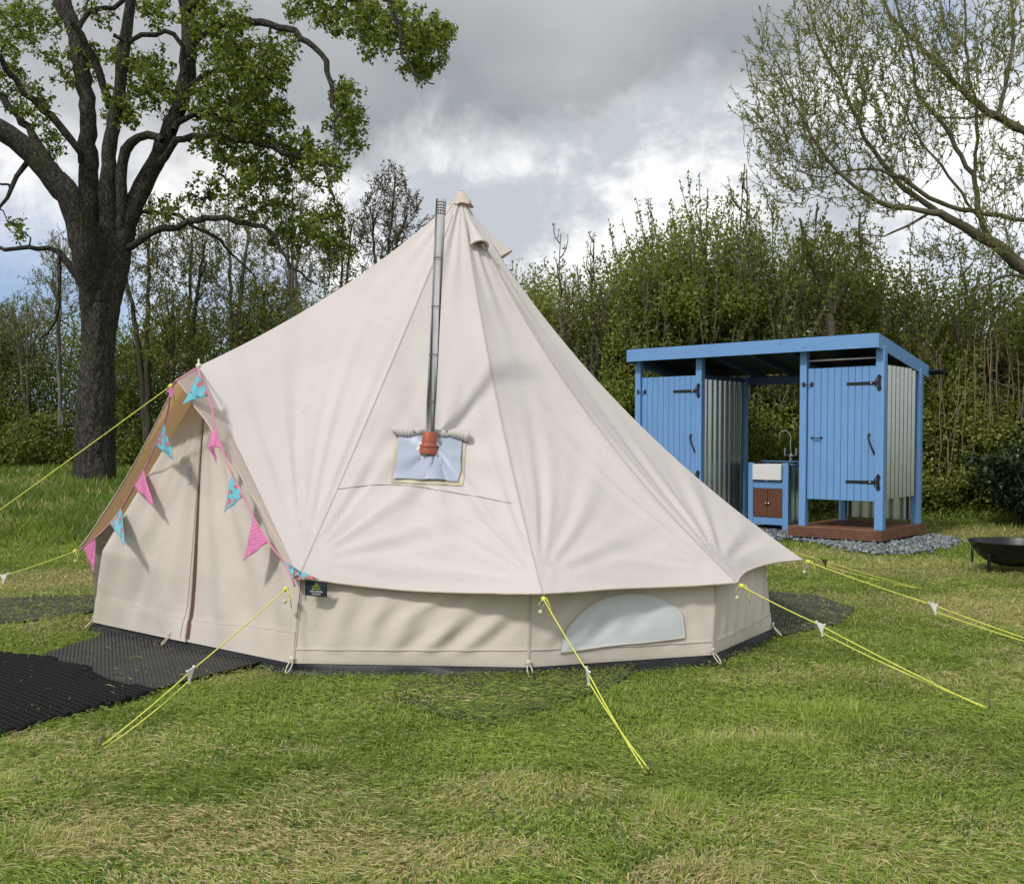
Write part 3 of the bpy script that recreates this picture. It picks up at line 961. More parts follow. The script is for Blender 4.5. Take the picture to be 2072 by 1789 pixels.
# ------------------------------------------------------------------ GUY ROPES
def rope(start, end, f, label, dark=False, gap=.036, tail=True, slide=True):
    start, end = Vector(start), Vector(end)
    o = empty("guy_rope", end, label, "guy rope", "guy ropes of the tent")
    d = (end - start); L = d.length; dn_ = d / L
    side = dn_.cross(Vector((0, 0, 1))).normalized(); dnw = dn_.cross(side).normalized()
    if dnw.z > 0: dnw = -dnw
    r = .0034
    m = MB()
    sp = start.lerp(end, f)
    lo = sp + dnw * gap + dn_ * .035
    def line(a, b, sag, n=24):
        return [a.lerp(b, k / n) + Vector((0, 0, -sag * 4 * (k / n) * (1 - k / n))) for k in range(n + 1)]
    e1 = end + side * .012; e2 = end - side * .012
    if slide:
        m.tube(line(start, sp, .006), r, 6)
        m.tube(line(sp, e1, .008), r, 6)
        m.tube(line(lo, e2, .014), r, 6)
    else:
        m.tube(line(start, end, .01, 40), r, 6)
    # knot and loose tail at the tent end
    m.lathe(start + dn_ * .02, [(.002, -.018), (.012, -.012), (.014, 0), (.012, .012), (.002, .018)], dn_, 10)
    if tail:
        t0 = start + dn_ * .03
        m.tube([t0, t0 + Vector((0.010, -.01, .012)), t0 + Vector((.03, -.012, -.03)), t0 + Vector((.038, -.01, -.10))], r, 6)
    m.build("cord", M_ROPE, o, smooth=True)
    if slide:
        s = MB()
        # triangular runner, 4 mm thick, three rounded corners
        A_, B_, C_ = sp - dn_ * .022 - dnw * .008, sp + dn_ * .03 - dnw * .012, lo + dnw * .012
        th = side * .007
        s.prism([A_ - th * .5, B_ - th * .5, C_ - th * .5], th)
        for c_ in (A_, B_, C_): s.tube([c_ - side * .005, c_ + side * .005], .006, 8)
        s.build("slider", M_DSLIDER if dark else M_SLIDER, o, smooth=False)
    b = MB()
    p0 = start + Vector((0, 0, -.004)); bc = start + Vector((-.012, -.012, -.075))
    if tail:
        b.lathe(bc, [(0.0005, -.013), (.008, -.010), (.0125, 0), (.008, .010), (.0005, .013)], (0, 0, 1), 12)
        b.tube([p0, p0 + Vector((-.02, -.008, -.03)), bc + Vector((0, 0, .012)), p0 + Vector((.008, -.004, -.03)), p0], .002, 5)
        b.build("bead_toggle", M_BEAD, o, smooth=True)
    # wire peg at the ground end
    g = MB(); h_ = Vector((d.x, d.y, 0)).normalized()
    g.tube([end + Vector((0, 0, .035)) - h_ * .02, end + Vector((0, 0, .045)) + h_ * .002, end + Vector((0, 0, .02)) + h_ * .012, end - Vector((0, 0, .12)) - h_ * .02], .004, 6)
    g.build("peg", M_SCREW, o)
    return o
rope(AQ + Vector((-.02, -.01, -.03)), G(-420, 1329, .03), .52, "yellow guy rope running from the awning point over the door towards the left edge", slide=False)
rope(eA + Vector((-.01, -.02, -.02)), G(-250, 1254, .03), .36, "yellow guy rope from the far corner of the door, low at left")
rope(eC + Vector((-.05, -.05, -.05)), G(206, 1513, .02), .585, "yellow guy rope stretched beside the rubber mats from the corner under the maker's label")
rope(eD + Vector((0, -.01, -.02)), G(1313, 1564, .02), .50, "yellow guy rope at the front corner nearest the camera, left of the half moon window")
rope(eE + Vector((.01, -.01, -.01)), G(1998, 1433, .02), .37, "yellow guy rope from the corner right of the half moon window")
rope(eF + Vector((.01, -.01, -.005)), G(2230, 1342, .03), .47, "yellow guy rope with white slider from the rightmost eave corner, leaving the right edge")
rope(backs[0] + Vector((.01, 0, -.02)), G(1866, 1192, .02), .42, "short yellow guy rope with dark slider behind the rightmost eave corner", dark=True, tail=False)

# ------------------------------------------------------------------ BUNTING
def fabric_print(name, basec, kind):
    m, t, b = mat(name)
    co = t.n('ShaderNodeTexCoord').outputs['Object']
    v = t.n('ShaderNodeTexVoronoi'); t.l(co, v.inputs['Vector'])
    if kind == 'dots':
        v.inputs['Scale'].default_value = 110; v.inputs['Randomness'].default_value = 0.25
        col = t.mix(t.mr(v.outputs['Distance'], .24, .34), (.90, .62, .76), basec)
    else:
        v.inputs['Scale'].default_value = 19; v.inputs['Randomness'].default_value = 0.8
        wob = t.noise(co, 120, 3, .6)
        d = t.m('ADD', v.outputs['Distance'], t.m('MULTIPLY', t.m('SUBTRACT', wob, .5), .25))
        rose = t.mix(t.noise(co, 90, 2, .5), (.45, .03, .05), (.75, .38, .40))
        col = t.mix(t.mr(d, .44, .52), (.06, .22, .12), basec)
        leafy = t.mr(t.noise(co, 34, 3, .6), .54, .60)
        col = t.mix(leafy, basec, col)
        col = t.mix(t.mr(d, .33, .38), rose, col)
    t.l(col, b.inputs['Base Color']); b.inputs['Roughness'].default_value = .8
    b.inputs['Specular IOR Level'].default_value = .2
    tr = t.n('ShaderNodeBsdfTranslucent'); t.l(col, tr.inputs[0])
    mx = t.n('ShaderNodeMixShader'); mx.inputs[0].default_value = .15
    t.l(b.outputs[0], mx.inputs[1]); t.l(tr.outputs[0], mx.inputs[2])
    t.l(mx.outputs[0], t.t.nodes['Material Output'].inputs[0])
    return m
M_PINK = fabric_print("pink spotted cotton", (.70, .20, .45), 'dots')
M_BLUE = fabric_print("blue floral cotton", (.20, .56, .70), 'flowers')
M_BCORD = simple("pink bias tape", (.62, .25, .36), .8)
bun = empty("bunting", PEAK, "string of pink and blue floral cotton pennants draped along both edges of the tent awning", "bunting")
def depthR(py): return AQ.y + (eC.y - AQ.y) * min(1, max(0, (py - 768) / 400)) - .035
def depthL(py): return AQ.y + (eA.y - AQ.y) * min(1, max(0, (py - 768) / 340)) - .09
cr = [(400, 744), (404, 757), (413, 780), (422, 801), (430, 835), (434, 860), (449, 906), (458, 930), (470, 959), (493, 1005), (505, 1030), (514, 1049), (543, 1097), (560, 1120), (573, 1135), (592, 1173), (596, 1186)]
cl_ = [(400, 744), (372, 762), (349, 780), (341, 825), (332, 858), (314, 902), (300, 935), (291, 950), (271, 984), (256, 1012), (245, 1030), (222, 1060), (205, 1078), (193, 1088), (168, 1108), (159, 1116)]
cm = MB()
def bdepth(p, f): return PEAK.y - .05 if p[1] < 750 else f(p[1])
for pp, f in ((cr, depthR), (cl_, depthL)):
    pts = resample([list(W(x, y, bdepth((x, y), f))) for x, y in pp], 110)
    cm.tube([Vector(p) for p in pts], .0055, 6)
cm.build("tape", M_BCORD, bun, smooth=True)
def flag(a, b, c, depth, m, seed, lean=.02, fold=None, lab=None):
    """a, b on the tape, c the tip"""
    rnd = random.Random(seed); ph = rnd.uniform(0, 6)
    A_, B_ = W(*a, depth(a[1])), W(*b, depth(b[1]))
    C_ = W(*c, (depth(a[1]) + depth(b[1])) / 2 - lean)
    n = (B_ - A_).cross(C_ - A_).normalized()
    if n.y > 0: n = -n
    N_ = 16; idx = {}; mb = MB(); vs = []
    for i in range(N_ + 1):
        for j in range(N_ + 1 - i):
            u, v = j / N_, i / N_             # v to the tip
            p = A_ + (B_ - A_) * u + (C_ - A_) * v
            wv = math.sin((u - v * .3) * 9 + ph) * .007 * v ** .5 + math.sin(v * 5 + ph) * .008 * v
            p = p + n * wv
            if fold:
                k = max(0.0, v - fold)
                if k > 0: p = p + n * (.05 * math.sin(min(1, k * 4) * 1.6)) 
            idx[(i, j)] = len(vs); vs.append(p)
    fs = []
    for i in range(N_):
        for j in range(N_ - i):
            fs.append((idx[(i, j)], idx[(i, j + 1)], idx[(i + 1, j)]))
            if j < N_ - i - 1: fs.append((idx[(i, j + 1)], idx[(i + 1, j + 1)], idx[(i + 1, j)]))
    mb.add(vs, fs)
    o = mb.build("pennant", m, bun, smooth=True)
    sm = o.modifiers.new("thick", 'SOLIDIFY'); sm.thickness = .002
    if lab: o['label'] = lab
PB, PP = "blue pennant printed with red roses", "pink pennant with tiny white dots"
flag((404, 757), (422, 801), (367, 818), depthR, M_BLUE, 1, .03, lab=PB)
flag((434, 860), (449, 906), (419, 905), depthR, M_PINK, 2, .03, lab="pink dotted pennant with its tip folded under")
# the folded tip of that pennant
flag((420, 905), (433, 907), (440, 937), lambda y: depthR(y) + .015, M_PINK, 12, .0, lab="tip of the folded pink pennant")
flag((470, 959), (493, 1005), (452, 1037), depthR, M_BLUE, 3, .03, lab=PB)
flag((514, 1049), (543, 1097), (491, 1135), depthR, M_PINK, 4, .03, lab=PP)
flag((573, 1135), (592, 1172), (614, 1158), depthR, M_BLUE, 5, .05, lab="blue floral pennant flipped up over the eave corner")
flag((614, 1157), (600, 1173), (645, 1172), lambda y: depthR(y) - .045, M_BLUE, 15, .0, lab="turned up tip of the blue pennant at the eave corner")
flag((349, 780), (337, 792), (352, 811), depthL, M_PINK, 6, .02, lab="small pink pennant behind the awning rope")
flag((332, 858), (314, 902), (351, 931), depthL, M_BLUE, 7, .20, lab=PB)
flag((291, 950), (271, 984), (308, 1024), depthL, M_PINK, 8, .30, lab=PP)
flag((245, 1030), (222, 1060), (255, 1105), lambda y: depthL(y) - .20, M_BLUE, 9, .34, lab=PB)
flag((193, 1088), (168, 1110), (193, 1163), depthL, M_PINK, 10, .05, lab=PP)

# ------------------------------------------------------------------ SHOWER SHELTER
def paint(name, c, sc3=(14, 14, 1.2)):
    m, t, b = mat(name)
    co = t.n('ShaderNodeTexCoord').outputs['Object']
    mp = t.n('ShaderNodeMapping'); mp.inputs['Scale'].default_value = sc3; t.l(co, mp.inputs[0])
    g = t.noise(mp.outputs[0], 3, 6, .6, .4)
    col = t.mix(t.mr(g, .3, .7), tuple(x * .93 for x in c), tuple(x * 1.05 for x in c))
    k = t.noise(co, 2.1, 4, .6)
    col = t.mix(t.mr(k, .55, .75, 0, .25), col, tuple(x * .72 for x in c))
    vk = t.n('ShaderNodeTexVoronoi'); vk.inputs['Scale'].default_value = 3.1; t.l(co, vk.inputs['Vector'])
    col = t.mix(t.mr(vk.outputs['Distance'], .03, .06), tuple(x * .55 for x in c), col)
    t.l(col, b.inputs['Base Color']); b.inputs['Roughness'].default_value = .55
    bump(t, b, g, .12, .01)
    return m
M_PAINT = paint("blue painted wood", (.155, .335, .655))
M_PAINTH = paint("blue painted board", (.155, .335, .655), (1.5, 1.5, 14))
M_IRON = simple("black iron", (.008, .009, .014), .45, .0, bmp=.2, bscale=80)
def tin(name, c=(.50, .55, .55)):
    m, t, b = mat(name)
    co = t.n('ShaderNodeTexCoord').outputs['Object']
    v = t.n('ShaderNodeTexVoronoi'); v.inputs['Scale'].default_value = 38; t.l(co, v.inputs['Vector'])
    col = t.mix(.35, c, v.outputs['Color'], 'OVERLAY') if False else t.mix(t.mr(t.noise(co, 18, 4, .6), .3, .7), tuple(x * .94 for x in c), tuple(x * 1.05 for x in c))
    t.l(col, b.inputs['Base Color']); b.inputs['Metallic'].default_value = .9; b.inputs['Roughness'].default_value = .22
    return m
M_TIN = tin("galvanised tin")
M_ROOFU = simple("dark roof sheet", (.05, .06, .055), .6, .0)
def deckmat():
    m, t, b = mat("brown decking")
    co = t.n('ShaderNodeTexCoord').outputs['Object']
    g = t.noise(co, 7, 6, .65)
    col = t.mix(t.mr(g, .3, .7), (.150, .066, .040), (.225, .108, .066))
    t.l(col, b.inputs['Base Color']); b.inputs['Roughness'].default_value = .55
    bump(t, b, t.noise(co, 60, 4, .6), .2, .01); return m
M_DECK = deckmat()
M_WHITEROD = simple("white rail", (.72, .72, .70), .35)
D1 = Vector((-.759, .651, 0)).normalized(); D2 = Vector((.651, .759, 0)).normalized(); DZ = Vector((0, 0, 1))
K0 = Wz(1783, 1101, .03); K0.z = 0
def S(l, m_, z): return K0 + D1 * l + D2 * m_ + DZ * z
sh = empty("shower_shelter", S(1.8, .6, 0), "blue painted outdoor shower shelter with two plank door cubicles and corrugated tin walls", "shower block")
DK = .19
def zr(m_): return 2.56 - (m_ + .12) * (.30 / 1.74)         # top of the roof slope at depth m
def sbox(mb, l0, l1, m0, m1, z0, z1, bev=.004): return mb.box(S((l0 + l1) / 2, (m0 + m1) / 2, (z0 + z1) / 2), (abs(l1 - l0), abs(m1 - m0), abs(z1 - z0)), D1, D2, DZ, bev)
posts = [(-.005, .10), (.985, 1.075), (2.495, 2.585), (3.485, 3.575)]
for (a, b) in posts:
    for (m0, m1) in ((.02, .12), (1.27, 1.37)):
        p = MB(); sbox(p, a, b, m0, m1, DK if b < 1.2 else .04, zr(m1) - .10)
        p.build("post", M_PAINT, sh)
# deck (right cubicle) with reeded front boards, and the platform of the left cubicle
for (la_, lb_, zb) in ((-.0, 1.21, .058), (2.38, 3.70, .058)):
    d = MB()
    for k in range(11):
        m0 = .026 + k * .1395
        sbox(d, la_ + .024, lb_ - .024, m0, m0 + .134, DK - .028, DK, .003)
    for k in range(5):
        z0 = zb + k * .0264
        sbox(d, la_, lb_, .0, .022, z0, z0 + .0195, .004)
    sbox(d, la_, lb_, .010, .020, zb + .002, DK - .002, 0)
    for x0, x1 in ((la_, la_ + .022), (lb_ - .022, lb_)):
        sbox(d, x0, x1, .023, 1.555, zb, DK, .003)
    sbox(d, la_, lb_, 1.557, 1.579, zb, DK, .003)
    d.build("deck", M_DECK, sh)
# roof: sheet, rafters, fascias
def corr(mb, o, ex, ez, en, wl, hl, pitch=.138, amp=.026, n=8):
    """corrugated sheet: origin, width dir, height dir, normal"""
    k = int(wl / pitch * n); rows = []
    for j in range(5):
        rows.append([o + ex * (wl * i / k) + ez * (hl * j / 4) + en * (amp * math.sin(2 * math.pi * i / n)) for i in range(k + 1)])
    return mb.grid(rows)
LA, LB, MA, MBk = .035, 3.60, -.10, 1.62
slope = (S(0, MBk, zr(MBk)) - S(0, MA, zr(MA))).normalized(); rn = D1.cross(slope).normalized()
if rn.z < 0: rn = -rn
r_ = MB(); corr(r_, S(LA - .02, MA - .015, zr(MA) + .008), D1, slope, rn, LB - LA + .04, 1.83, .104, .007)
ro = r_.build("roof", simple("dark green roof sheet", (.05, .062, .05), .5), sh, smooth=True)
bd = MB()
bd.box(S((LA + LB) / 2, (MA + MBk) / 2, zr((MA + MBk) / 2) - .012), (LB - LA - .05, 1.70, .012), D1, slope, rn)
bd.build("roof_board", M_ROOFU, sh)
M_RAFT_SHADE = paint("shade-darkened blue paint", (.045, .095, .21))  # the shelter's blue, darkened: shade under the roof put into the colour
for k in range(7):
    l = .15 + k * .56; rf = MB()
    rf.box(S(l, (MA + MBk) / 2 + .02, zr((MA + MBk) / 2) - .070), (.05, 1.66, .10), D1, slope, rn, .003)
    rf.build("rafter", M_RAFT_SHADE, sh)
for m0 in (1.30,):
    bm_ = MB(); sbox(bm_, LA + .05, LB - .05, m0 + .085, m0 + .13, zr(m0) - .235, zr(m0) - .13); bm_.build("beam", M_RAFT_SHADE, sh)
f1 = MB(); sbox(f1, LA, LB, MA - .022, MA, zr(MA) - .168, zr(MA) + .003, .003); f1.build("fascia", M_PAINTH, sh)
for l0, l1 in ((LA - .001, LA - .023), (LB + .001, LB + .023)):
    pr = MB()
    poly = [S(l0, MA - .022, zr(MA) - .168), S(l0, MA - .022, zr(MA) + .003), S(l0, MBk, zr(MBk) + .003), S(l0, MBk, zr(MBk) - .155)]
    pr.prism(poly, D1 * (l1 - l0)); pr.build("fascia", M_PAINTH, sh)
gt = MB()
rows = []
for j in range(2):
    rows.append([S(LA - .20 + (LB - LA + .3) * j, MBk + .065 + .062 * math.cos(a), zr(MBk) - .055 + .062 * math.sin(a)) for a in [math.pi + math.pi * k / 12 for k in range(13)]])
gt.grid(rows)
gt.tube([S(LA - .20, MBk + .065, zr(MBk) - .066), S(LA - .19, MBk + .065, zr(MBk) - .066)], .058, 14)
gt.tube([S(LA - .2, MBk + .003, zr(MBk) - .055), S(LB + .1, MBk + .003, zr(MBk) - .055)], .007, 8)
gt.tube([S(LA - .2, MBk + .127, zr(MBk) - .055), S(LB + .1, MBk + .127, zr(MBk) - .055)], .007, 8)
gt.build("gutter", M_IRON, sh, smooth=False)
# walls of corrugated tin
def tinwall(o, ex, en, wl, z0, z1, lab=None):
    w_ = MB(); corr(w_, o + DZ * z0, ex, DZ, en, wl, z1 - z0); ob = w_.build("tin_wall", M_TIN, sh, smooth=True)
    if lab: ob['label'] = lab
tinwall(S(.055, .122, 0), D2, D1, 1.146, .56, 2.20)
tinwall(S(1.03, .122, 0), D2, D1, 1.146, .56, 2.20)
tinwall(S(.102, 1.33, 0), D1, D2, .882, .24, 2.1)
tinwall(S(2.54, .122, 0), D2, D1, 1.146, .28, 2.12)
tinwall(S(3.53, .122, 0), D2, D1, 1.146, .28, 2.12)
rl_ = MB(); sbox(rl_, 2.50, 2.58, .121, 1.269, 2.12, 2.17); rl_.build("rail", M_RAFT_SHADE, sh)
# plank doors
def plankdoor(l0, l1, z0, z1, npl, lock, lab):
    d = MB(); w_ = (l1 - l0) / npl
    for k in range(npl):
        sbox(d, l0 + k * w_ + .0016, l0 + (k + 1) * w_ - .0016, .055, .077, z0, z1, .005)
    for zz_ in (z0 + .25, (z0 + z1) / 2, z1 - .25):
        sbox(d, l0 + .03, l1 - .03, .0785, .10, zz_ - .05, zz_ + .05, .003)
    sbox(d, l0 + .002, l1 - .002, .0765, .0784, z0 + .002, z1 - .002, 0)
    o = d.build("plank_door", M_PAINT, sh); o['label'] = lab
    # strap hinges on the right
    for zh in (z0 + .235, z1 - .21):
        h = MB()
        st = [(l0 - .01, -.022), (l0 - .01, .022), (l0 + .335, .017), (l0 + .355, .022), (l0 + .372, 0), (l0 + .355, -.022), (l0 + .335, -.017)]
        h.prism([S(a, .0545, zh + b) for a, b in st], D2 * -.006)
        cx_l = l0 - .052
        pts = [(0, .105), (.022, .085), (.030, .06), (.018, .04), (.026, .02), (.026, -.02), (.018, -.04), (.030, -.06), (.022, -.085), (0, -.105), (-.022, -.085), (-.030, -.06), (-.018, -.04), (-.020, -.02), (-.020, .02), (-.018, .04), (-.030, .06), (-.022, .085)]
        h.prism([S(cx_l + a, .0195, zh + b) for a, b in pts], D2 * -.006)
        h.tube([S(l0 - .012, .022, zh - .05), S(l0 - .012, .022, zh + .05)], .010, 10)
        h.tube([S(l0 - .012, .03, zh), S(l0 + .03, .05, zh)], .012, 8)
        ho = h.build("strap_hinge", M_IRON, o)
        b_ = MB(); b_.lathe(S(l0 + .06, .048, zh), [(0, .010), (.010, .008), (.014, 0)], -D2, 12)
        b_.build("bolt_head", simple("zinc bolt", (.6, .6, .6), .25, 1.0) if "zinc bolt" not in bpy.data.materials else bpy.data.materials["zinc bolt"], ho, smooth=True)
    # curved pull handle near the hinge side
    zc = z0 + .705; lc_ = l0 + .035
    h = MB()
    hp = [(.045, .11, .0), (.043, .085, .035), (.03, .04, .045), (.006, -.02, .045), (-.016, -.07, .04), (-.024, -.10, .03), (-.026, -.12, .0)]
    hq = resample([[*S(lc_ + a, .054 - c, zc + b), .011 if 0 < i < 6 else .009] for i, (a, b, c) in enumerate(hp)], 22)
    h.tube([Vector(p[:3]) for p in hq], [float(p[3]) for p in hq], 8)
    for a, b in ((.045, .11), (-.026, -.12)):
        h.lathe(S(lc_ + a, .054, zc + b), [(0, .016), (.014, .012), (.018, 0)], -D2, 10)
    h.build("pull_handle", M_IRON, o, smooth=True)
    # bolt latch across the gap to the post on the left
    zl = z1 - .20 - (.0 if lock else .0)
    k_ = MB()
    sbox(k_, l1 + .02, l1 + .055, .008, .019, zl - .028, zl + .028, .003)
    sbox(k_, l1 - .075, l1 - .035, .043, .054, zl - .028, zl + .028, .003)
    k_.tube([S(l1 + .045, .004, zl), S(l1 - .03, .028, zl - .004), S(l1 - .06, .04, zl)], .006, 8)
    k_.build("bolt_latch", M_IRON, o)
    if lock:
        g = MB(); zg = z0 + .78
        for a in (.06, .19): sbox(g, l1 - a - .012, l1 - a + .012, .046, .0545, zg - .012, zg + .012, .003)
        g.tube([S(l1 - .06, .045, zg), S(l1 - .09, .026, zg - .008), S(l1 - .16, .026, zg - .008), S(l1 - .19, .045, zg)], .007, 8)
        g.build("grab_handle", M_IRON, o, smooth=True)
plankdoor(.106, .980, .535, 2.185, 10, True, "plank door of the right cubicle with two strap hinges")
plankdoor(2.592, 3.480, .535, 2.165, 10, False, "plank door of the left cubicle, half hidden by the tent")
cr_ = MB(); cr_.tube([S(.10, .10, 2.285), S(.985, .10, 2.285)], .011, 12); cr_.build("curtain_rail", M_WHITEROD, sh, smooth=True)
rose = MB(); rose.tube([S(.55, 1.3, 2.15), S(.55, .95, 2.22), S(.55, .85, 2.2)], .010, 8); rose.lathe(S(.55, .85, 2.19), [(.07, -.012), (.07, 0), (.012, .03)], (0, 0, 1), 18)
rose.build("shower_head", M_IRON, sh)

# ------------------------------------------------------------------ WASHSTAND
M_CERAM = simple("white glazed ceramic", (.80, .82, .84), .12, var=.02)
M_CHROME = simple("chrome", (.78, .78, .78), .08, 1.0, var=.02)
M_BROWN = simple("brown cupboard panel", (.13, .052, .028), .6, var=.12)
WS = G(1594, 1079); 
def Q(l, m_, z): return Vector((WS.x, WS.y, WS.z)) + D1 * l + D2 * m_ + DZ * z
def qbox(mb, l0, l1, m0, m1, z0, z1, bev=.003): return mb.box(Q((l0 + l1) / 2, (m0 + m1) / 2, (z0 + z1) / 2), (abs(l1 - l0), abs(m1 - m0), abs(z1 - z0)), D1, D2, DZ, bev)
WW, WD = .60, .50
wst = empty("washstand", Q(WW / 2, WD / 2, 0), "blue wooden washstand with white butler sink and brown cupboard between the shower cubicles", "sink")
for (l0, l1) in ((0, .085), (WW - .075, WW)):
    for (m0, m1) in ((0, .06), (WD - .06, WD)):
        lg_ = MB(); qbox(lg_, l0, l1, m0, m1, -.06, .955 if m0 == 0 else .955); lg_.build("leg", M_PAINT, wst)
for z0, z1 in ((.60, .70), (.10, .20)):
    r2 = MB(); qbox(r2, .086, WW - .076, .008, .05, z0, z1); r2.build("rail", M_PAINT, wst)
cs = MB()
qbox(cs, .012, .03, .061, WD - .061, .10, .93); qbox(cs, WW - .03, WW - .012, .061, WD - .061, .10, .93)
qbox(cs, .031, WW - .031, WD - .05, WD - .03, .10, .93); qbox(cs, .086, WW - .076, .051, WD - .052, .11, .13)
cs.build("carcass", M_PAINT, wst)
tw = MB(); corr(tw, Q(.004, .065, .12), D2, DZ, D1, WD - .13, .78); tw.build("tin_side", M_TIN, wst, smooth=True)
for l0, l1, kl in ((.090, .303, .285), (.308, WW - .080, .325)):
    cd = MB(); qbox(cd, l0, l1, .000, .018, .205, .595, .003); cdo = cd.build("cupboard_door", M_BROWN, wst)
    kn = MB(); kn.lathe(Q(kl, 0, .40), [(.006, 0), (.006, .012), (.013, .018), (.014, .024), (.010, .030), (0, .032)], -D2, 14)
    kn.build("knob", M_CHROME, cdo, smooth=True)
bs = MB()
bm_ = bmesh.new()
def inset_basin():
    l0, l1, m0, m1, z0, z1 = .090, WW - .080, -.035, WD - .10, .715, .935
    th = .022
    o8 = [Q(l, m_, z) for z in (z0, z1) for (l, m_) in ((l0, m0), (l1, m0), (l1, m1), (l0, m1))]
    i8 = [Q(l, m_, z) for z in (z0 + th, z1) for (l, m_) in ((l0 + th, m0 + th), (l1 - th, m0 + th), (l1 - th, m1 - th), (l0 + th, m1 - th))]
    vs = [bm_.verts.new(p) for p in o8 + i8]
    F_ = [(0, 3, 2, 1), (0, 1, 5, 4), (1, 2, 6, 5), (2, 3, 7, 6), (3, 0, 4, 7), (4, 5, 13, 12), (5, 6, 14, 13), (6, 7, 15, 14), (7, 4, 12, 15),
          (8, 9, 10, 11), (8, 12, 13, 9), (9, 13, 14, 10), (10, 14, 15, 11), (11, 15, 12, 8)]
    for f in F_: bm_.faces.new([vs[i] for i in f])
    bmesh.ops.recalc_face_normals(bm_, faces=bm_.faces)
    bmesh.ops.bevel(bm_, geom=list(bm_.edges), offset=.008, segments=3, affect='EDGES')
inset_basin()
me_ = bpy.data.meshes.new("basin"); bm_.to_mesh(me_); bm_.free()
bo = link("basin", me_, M_CERAM, wst, smooth=True); autosmooth(bo, 35)
tp = MB(); qbox(tp, -.015, .088, WD - .098, WD + .02, .957, .977); qbox(tp, .0885, WW + .01, WD - .098, WD + .02, .957, .977)
tp.build("shelf", M_PAINT, wst)
tap = MB(); tb = Q(.185, WD - .05, .977)
tap.tube([tb, tb + DZ * .03], [.022, .018], 14)
tap.tube([tb - D1 * .085 + DZ * .075, tb + D1 * .085 + DZ * .075], .012, 12)
tap.tube([tb + DZ * .02, tb + DZ * .13], .016, 12)
sp_ = [(0, .13), (0, .24), (0, .33), (.03, .395), (.085, .425), (.14, .40), (.165, .345), (.168, .33)]
tq = resample([[*(tb + D1 * (a * .95) - D2 * (a * .25) + DZ * b)] for a, b in sp_], 30)
tap.tube([Vector(p) for p in tq], .0095, 12)
to_ = tap.build("tap", M_CHROME, wst, smooth=True)
for s_ in (-1, 1):
    h = MB(); c_ = tb + D1 * (.085 * s_) + DZ * .075
    h.lathe(c_, [(.014, 0), (.014, .018), (.008, .022), (.010, .034), (.014, .06), (.014, .095), (.008, .105), (0, .107)], (0, 0, 1), 14)
    h.build("tap_lever", M_CERAM, to_, smooth=True)

# ------------------------------------------------------------------ FIRE PIT
M_FIRE = simple("black steel bowl", (.010, .010, .012), .38, .3, var=.3, bmp=.15, bscale=30, spec=.6)
fc = Vector((4.93, 10.05, 0)); fc.z = float(gz(fc.x, fc.y))
fp = empty("fire_pit", fc, "round black steel fire bowl on short legs standing on the grass at right", "fire pit")
RB_, ZR = .42, .30
bw = MB()
prof = [(0, .055), (.10, .060), (.20, .082), (.28, .122), (.335, .165), (.385, .232), (RB_, ZR), (RB_ + .006, ZR + .004), (RB_ - .008, ZR), (.375, .235), (.325, .170), (.27, .130), (.19, .090), (.09, .070), (0, .066)]
bw.lathe(fc, prof, (0, 0, 1), 56)
autosmooth(bw.build("bowl", M_FIRE, fp), 40)
sm_ = MB(); sm_.lathe(fc, [(.318, .1505), (.324, .150), (.326, .156), (.320, .158)], (0, 0, 1), 56); sm_.build("support_hoop", M_FIRE, fp, smooth=True)
for a in (205, 325, 85):
    a = math.radians(a); u = Vector((math.cos(a), math.sin(a), 0)); v = Vector((-u.y, u.x, 0))
    l_ = MB(); l_.box(fc + u * .352 + DZ * .105, (.012, .042, .23), u, v, DZ, .003); l_.box(fc + u * .336 + DZ * .150, (.03, .042, .010), u, v, DZ, .002)
    l_.box(fc + u * .362 + DZ * -.004, (.045, .042, .008), u, v, DZ, .002)
    l_.build("leg", M_FIRE, fp)
for a in (188, 8):
    a = math.radians(a); u = Vector((math.cos(a), math.sin(a), 0)); v = Vector((-u.y, u.x, 0))
    hc = fc + u * (RB_ + .028) + DZ * (ZR - .115)
    q = (u * .45 + v * .89).normalized()
    rg = MB(); rg.tube([hc + q * (.052 * math.sin(t_)) + DZ * (.075 * math.cos(t_)) for t_ in [2 * math.pi * k / 24 for k in range(24)]], .0075, 8, closed=True)
    rg.lathe(hc + DZ * .078 - u * .04, [(.0115, 0), (.0115, .045)], u, 10)
    rg.build("ring_handle", M_FIRE, fp, smooth=True)

